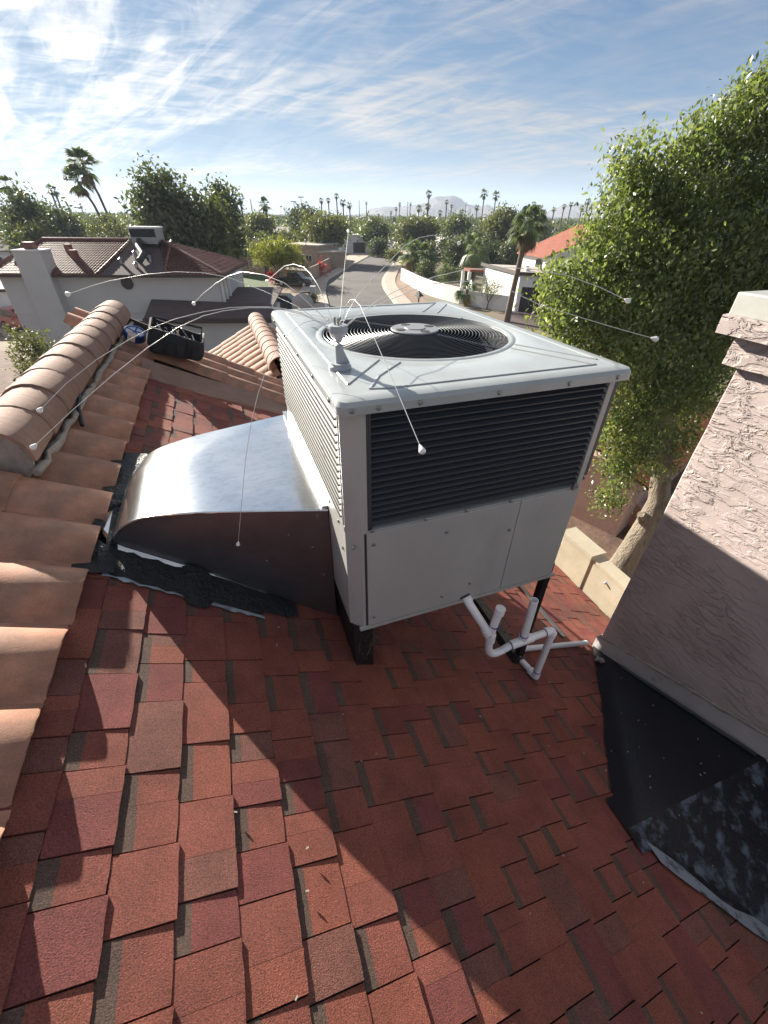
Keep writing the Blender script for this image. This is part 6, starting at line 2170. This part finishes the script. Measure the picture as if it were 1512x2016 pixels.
# far left yard: slabs and blocks
rs = random.Random(6)
for k in range(12):
    q = G(rs.uniform(-5, 66), rs.uniform(596, 668))
    mb = MB(); s = rs.uniform(.25, .7); mb.prism([(q[0] + s * math.cos(t_) * rs.uniform(.7, 1.2), q[1] + s * .7 * math.sin(t_) * rs.uniform(.7, 1.2)) for t_ in np.arange(0, 6.2, 1.05)], 0, rs.uniform(.06, .25))
    tag(mb.build('paving_slab', M['concrete']), 'broken pale slab lying in the neighbouring yard', 'slab', 'slabs lying in the yard at the left')
poly_wall('yard_wall', 'low pale wall across the yard left of the stucco house', [G(-20, 590), G(25, 582)], 1.2, .2, M['stucco_blue'], None)
q = G(30, 628)
mb = MB(); mb.hexa([(q[0] - 2.2, q[1] - 1, 1.7), (q[0] + 2.4, q[1] - 1.2, 1.7), (q[0] + 2.4, q[1] + 1.3, 2.2), (q[0] - 2.2, q[1] + 1.3, 2.2)], [(q[0] - 2.2, q[1] - 1, 1.8), (q[0] + 2.4, q[1] - 1.2, 1.8), (q[0] + 2.4, q[1] + 1.3, 2.3), (q[0] - 2.2, q[1] + 1.3, 2.3)])
sh = thing('yard_shed', 'small shed with a sloping tan roof left of the stucco house', 'shed', tuple(q))
mb.build('roof', M['flat_roof'], sh)
mb = MB(); mb.box(q[0] - 1.9, q[0] + 2.1, q[1] - .7, q[1] + 1.0, 0, 1.695); mb.build('wall', M['tan_block'], sh)

# ---- satellite dish seen from behind on the lower wing
d_ = hubz(596, 601, 8.4)
ds = rthing('satellite_dish', 'grey satellite dish on the lower tiled wing just behind the lid edge', 'satellite dish', d_[0], d_[1], WR_Z - .3)
mb = MB(); mb.lathe([(0, .05), (.10, .045), (.17, .025), (.20, 0), (.195, -.004), (.10, .03), (0, .035)], (d_[0], d_[1], d_[2] + .02), 24, (-.1, -.9, -.35), cap=False); mb.build('dish', M['plastic'], ds, smooth=50)
mb = MB(); mb.tube([(d_[0], d_[1] + .03, d_[2]), (d_[0] + .02, d_[1] + .1, d_[2] - .2), (d_[0] + .02, d_[1] + .1, WR_Z - .5)], .02, 8); mb.build('mast', M['galv_dull'], ds)

# ---- the big tree on the right
def big_tree():
    base = G(1222, 1128)
    t = thing('ficus_tree', 'big glossy leaved tree with a pale leaning trunk filling the right side', 'tree', tuple(base))
    BL = [(1130, 610, 62, 9.2), (1105, 560, 48, 9.4), (1178, 528, 46, 9.8), (1195, 470, 62, 10.2), (1255, 318, 42, 10.8), (1240, 372, 42, 10.8), (1275, 400, 60, 10.9), (1335, 330, 36, 11), (1395, 290, 60, 11.2), (1470, 240, 62, 11.3), (1545, 190, 80, 11.2),
          (1300, 450, 85, 10.8), (1400, 400, 90, 11), (1500, 380, 100, 11), (1580, 420, 110, 10.6), (1170, 650, 75, 9.2), (1250, 560, 90, 9.8), (1350, 540, 95, 10), (1460, 520, 90, 10), (1560, 560, 90, 9.8), (1230, 680, 80, 9.4), (1320, 660, 80, 9.8), (1420, 620, 70, 10),
          (1280, 770, 55, 9.6), (1250, 830, 48, 9.4), (1340, 760, 60, 10.2), (1400, 720, 45, 10.3), (1215, 930, 34, 9.1), (1200, 985, 24, 9.0), (1245, 905, 40, 9.2), (1300, 900, 34, 10), (1275, 860, 40, 9.5), (1190, 765, 40, 9.5), (1215, 840, 42, 9.4), (1330, 850, 40, 10.2), (1385, 785, 38, 10.4), (1370, 690, 60, 10.2), (1290, 700, 60, 10.1), (1495, 170, 34, 11.3), (1345, 272, 18, 11.1)]
    B = []
    for px, py, r, D in BL:
        c = Wd(px, py, D); zc = (RC @ np.array([c[0], c[1], c[2] - CAMZ]))[2]
        rr_ = r * zc / FPX
        B.append((c[0], c[1], c[2], rr_, rr_ * 1.0, rr_ * .95))
    V, tint = leaves_mesh('crown', None, B, 112000, .053, .19, 26, up=.5, seed=5, lo=.65, hi=1.4, aspect=.42, shell=.3, droop=.7)
    leaf_object('crown', M['ficus'], V, tint, t)
    P = [Wd(1205, 1145, 9.05), Wd(1222, 1120, 9.15), Wd(1250, 1075, 9.3), Wd(1280, 1030, 9.5), Wd(1297, 985, 9.7), Wd(1305, 900, 9.95), Wd(1308, 780, 10.2), Wd(1312, 650, 10.4), Wd(1330, 520, 10.7)]
    P[0][2] = -.1
    mb = MB(); mb.tube(P, [.46, .38, .34, .36, .27, .22, .18, .14, .08], 12)
    mb.tube([Wd(1280, 1030, 9.5), Wd(1268, 1022, 9.4), Wd(1262, 1012, 9.35)], [.24, .18, .10], 8)
    rr = random.Random(3)
    for i in (0, 3, 6, 9, 12, 13, 15, 16, 18, 20, 23, 25, 27, 29):
        b_ = np.array(B[i][:3]); s_ = P[rr.choice([5, 6, 7])] if b_[2] > 5.5 else P[rr.choice([4, 5])]
        m_ = (b_ + s_) / 2 + np.array([0, 0, .35])
        mb.tube([s_, m_, b_], [.10, .06, .02], 6)
    mb.build('trunk', M['bark'], t, smooth=60)
big_tree()
gw = [G(1165, 985), G(1250, 1070)]
poly_wall('planter_wall', 'pinkish garden wall behind the pale tree trunk', [G(1175, 968), G(1262, 1052), G(1330, 1010)], .9, .25, M['pinkwall'], None)
sheet('lit_gravel', [G(1225, 985), G(1275, 1040), G(1340, 990), G(1280, 940)], .02, M['gravel'])


def orange_house():
    c = G(1385, 860, 3.0)
    rz0 = 0.75
    h = bthing('orange_roofed_house', 'house with an orange barrel tile roof glimpsed through the big tree', 'house', (c[0], c[1], 0), rz0)
    mb = MB(); mb.box(-3.2, 4.5, .6, 8, 0, 2.55); mb.build('wall', M['pinkwall'], h)
    a_ = math.radians(20)
    mb = MB(); mb.hexa([(-3.8, 0, 2.3), (5, 0, 2.3), (5, 4.3, 2.3 + 4.3 * math.tan(a_)), (-3.8, 4.3, 2.3 + 4.3 * math.tan(a_))], [(-3.8, 0, 2.4), (5, 0, 2.4), (5, 4.3, 2.4 + 4.3 * math.tan(a_)), (-3.8, 4.3, 2.4 + 4.3 * math.tan(a_))])
    rf_ = mb.build('roof', M['fascia'], h)
    me = TILES[0].copy(); me.materials.clear(); me.materials.append(M['orange_tile'])
    for i in range(26):
        for j in range(10):
            put('roof_tile', me, rf_, (-3.7 + .32 * i, (j + 1) * TEXP * math.cos(a_) + .05, 2.42 + ((j + 1) * TEXP) * math.sin(a_) + .02), (0, a_, -math.pi / 2))
orange_house()

# ---- mountains
def mountain(name, pts, D, depth, seed):
    r = np.random.default_rng(seed)
    P = np.array([Wd(px, py, D) for px, py in pts])
    xs, hs = P[:, 0], np.maximum(P[:, 2], 2)
    n, mN = 150, 34
    X = np.linspace(xs[0], xs[-1], n); Hh = np.interp(X, xs, hs)
    jit = np.interp(np.arange(n), np.arange(0, n, 3), r.normal(size=len(np.arange(0, n, 3)))) * .018
    Hh = Hh * (1 + jit)
    ph = np.cumsum(r.normal(size=n)) * .6
    mb = MB()
    def f(i, j):
        w = j / (mN - 1) * 2 - 1
        g = 1 - abs(w) ** .85
        rid = .14 * math.sin(ph[i] + 2.2 * w) * g * (1 - g) * 3
        return (X[i] + 20 * math.sin(w * 5 + i * .2), D + w * depth, max(-1, Hh[i] * (g + rid if abs(w) > .02 else 1)))
    mb.grid(f, range(n), range(mN))
    return struct(mb.build(name, M['rock'], smooth=70, fix=True))
mountain('mountain', [(690, 423), (715, 417), (740, 410), (760, 405), (785, 408), (820, 401), (845, 392), (865, 387), (883, 383), (905, 391), (930, 400), (945, 404), (952, 400), (962, 408), (985, 420)], 2500, 420, 1)
mountain('mountain', [(1075, 424), (1090, 412), (1110, 405), (1140, 400), (1170, 397), (1200, 391), (1230, 396), (1270, 408), (1330, 424)], 2700, 420, 2)

# ---- the air
HAZE_TOP = 138
hz = MB(); hz.box(-3950, 3950, -750, 3950, -1.2, HAZE_TOP)
me = hz.mesh('haze', [])
ho = bpy.data.objects.new('haze', me); COL.objects.link(ho)
hm = bpy.data.materials.new('air'); hm.use_nodes = True
hm.node_tree.nodes.clear()
vo = nd(hm.node_tree, 'ShaderNodeOutputMaterial'); pv = nd(hm.node_tree, 'ShaderNodeVolumePrincipled')
pv.inputs['Color'].default_value = (0.68, 0.80, 1.0, 1)
pv.inputs['Density'].default_value = 0.00020
pv.inputs['Anisotropy'].default_value = 0.15
hm.node_tree.links.new(pv.outputs[0], vo.inputs['Volume'])
me.materials.append(hm)
ho['kind'] = 'stuff'
ho['label'] = 'thin pale haze lying over the whole neighbourhood'
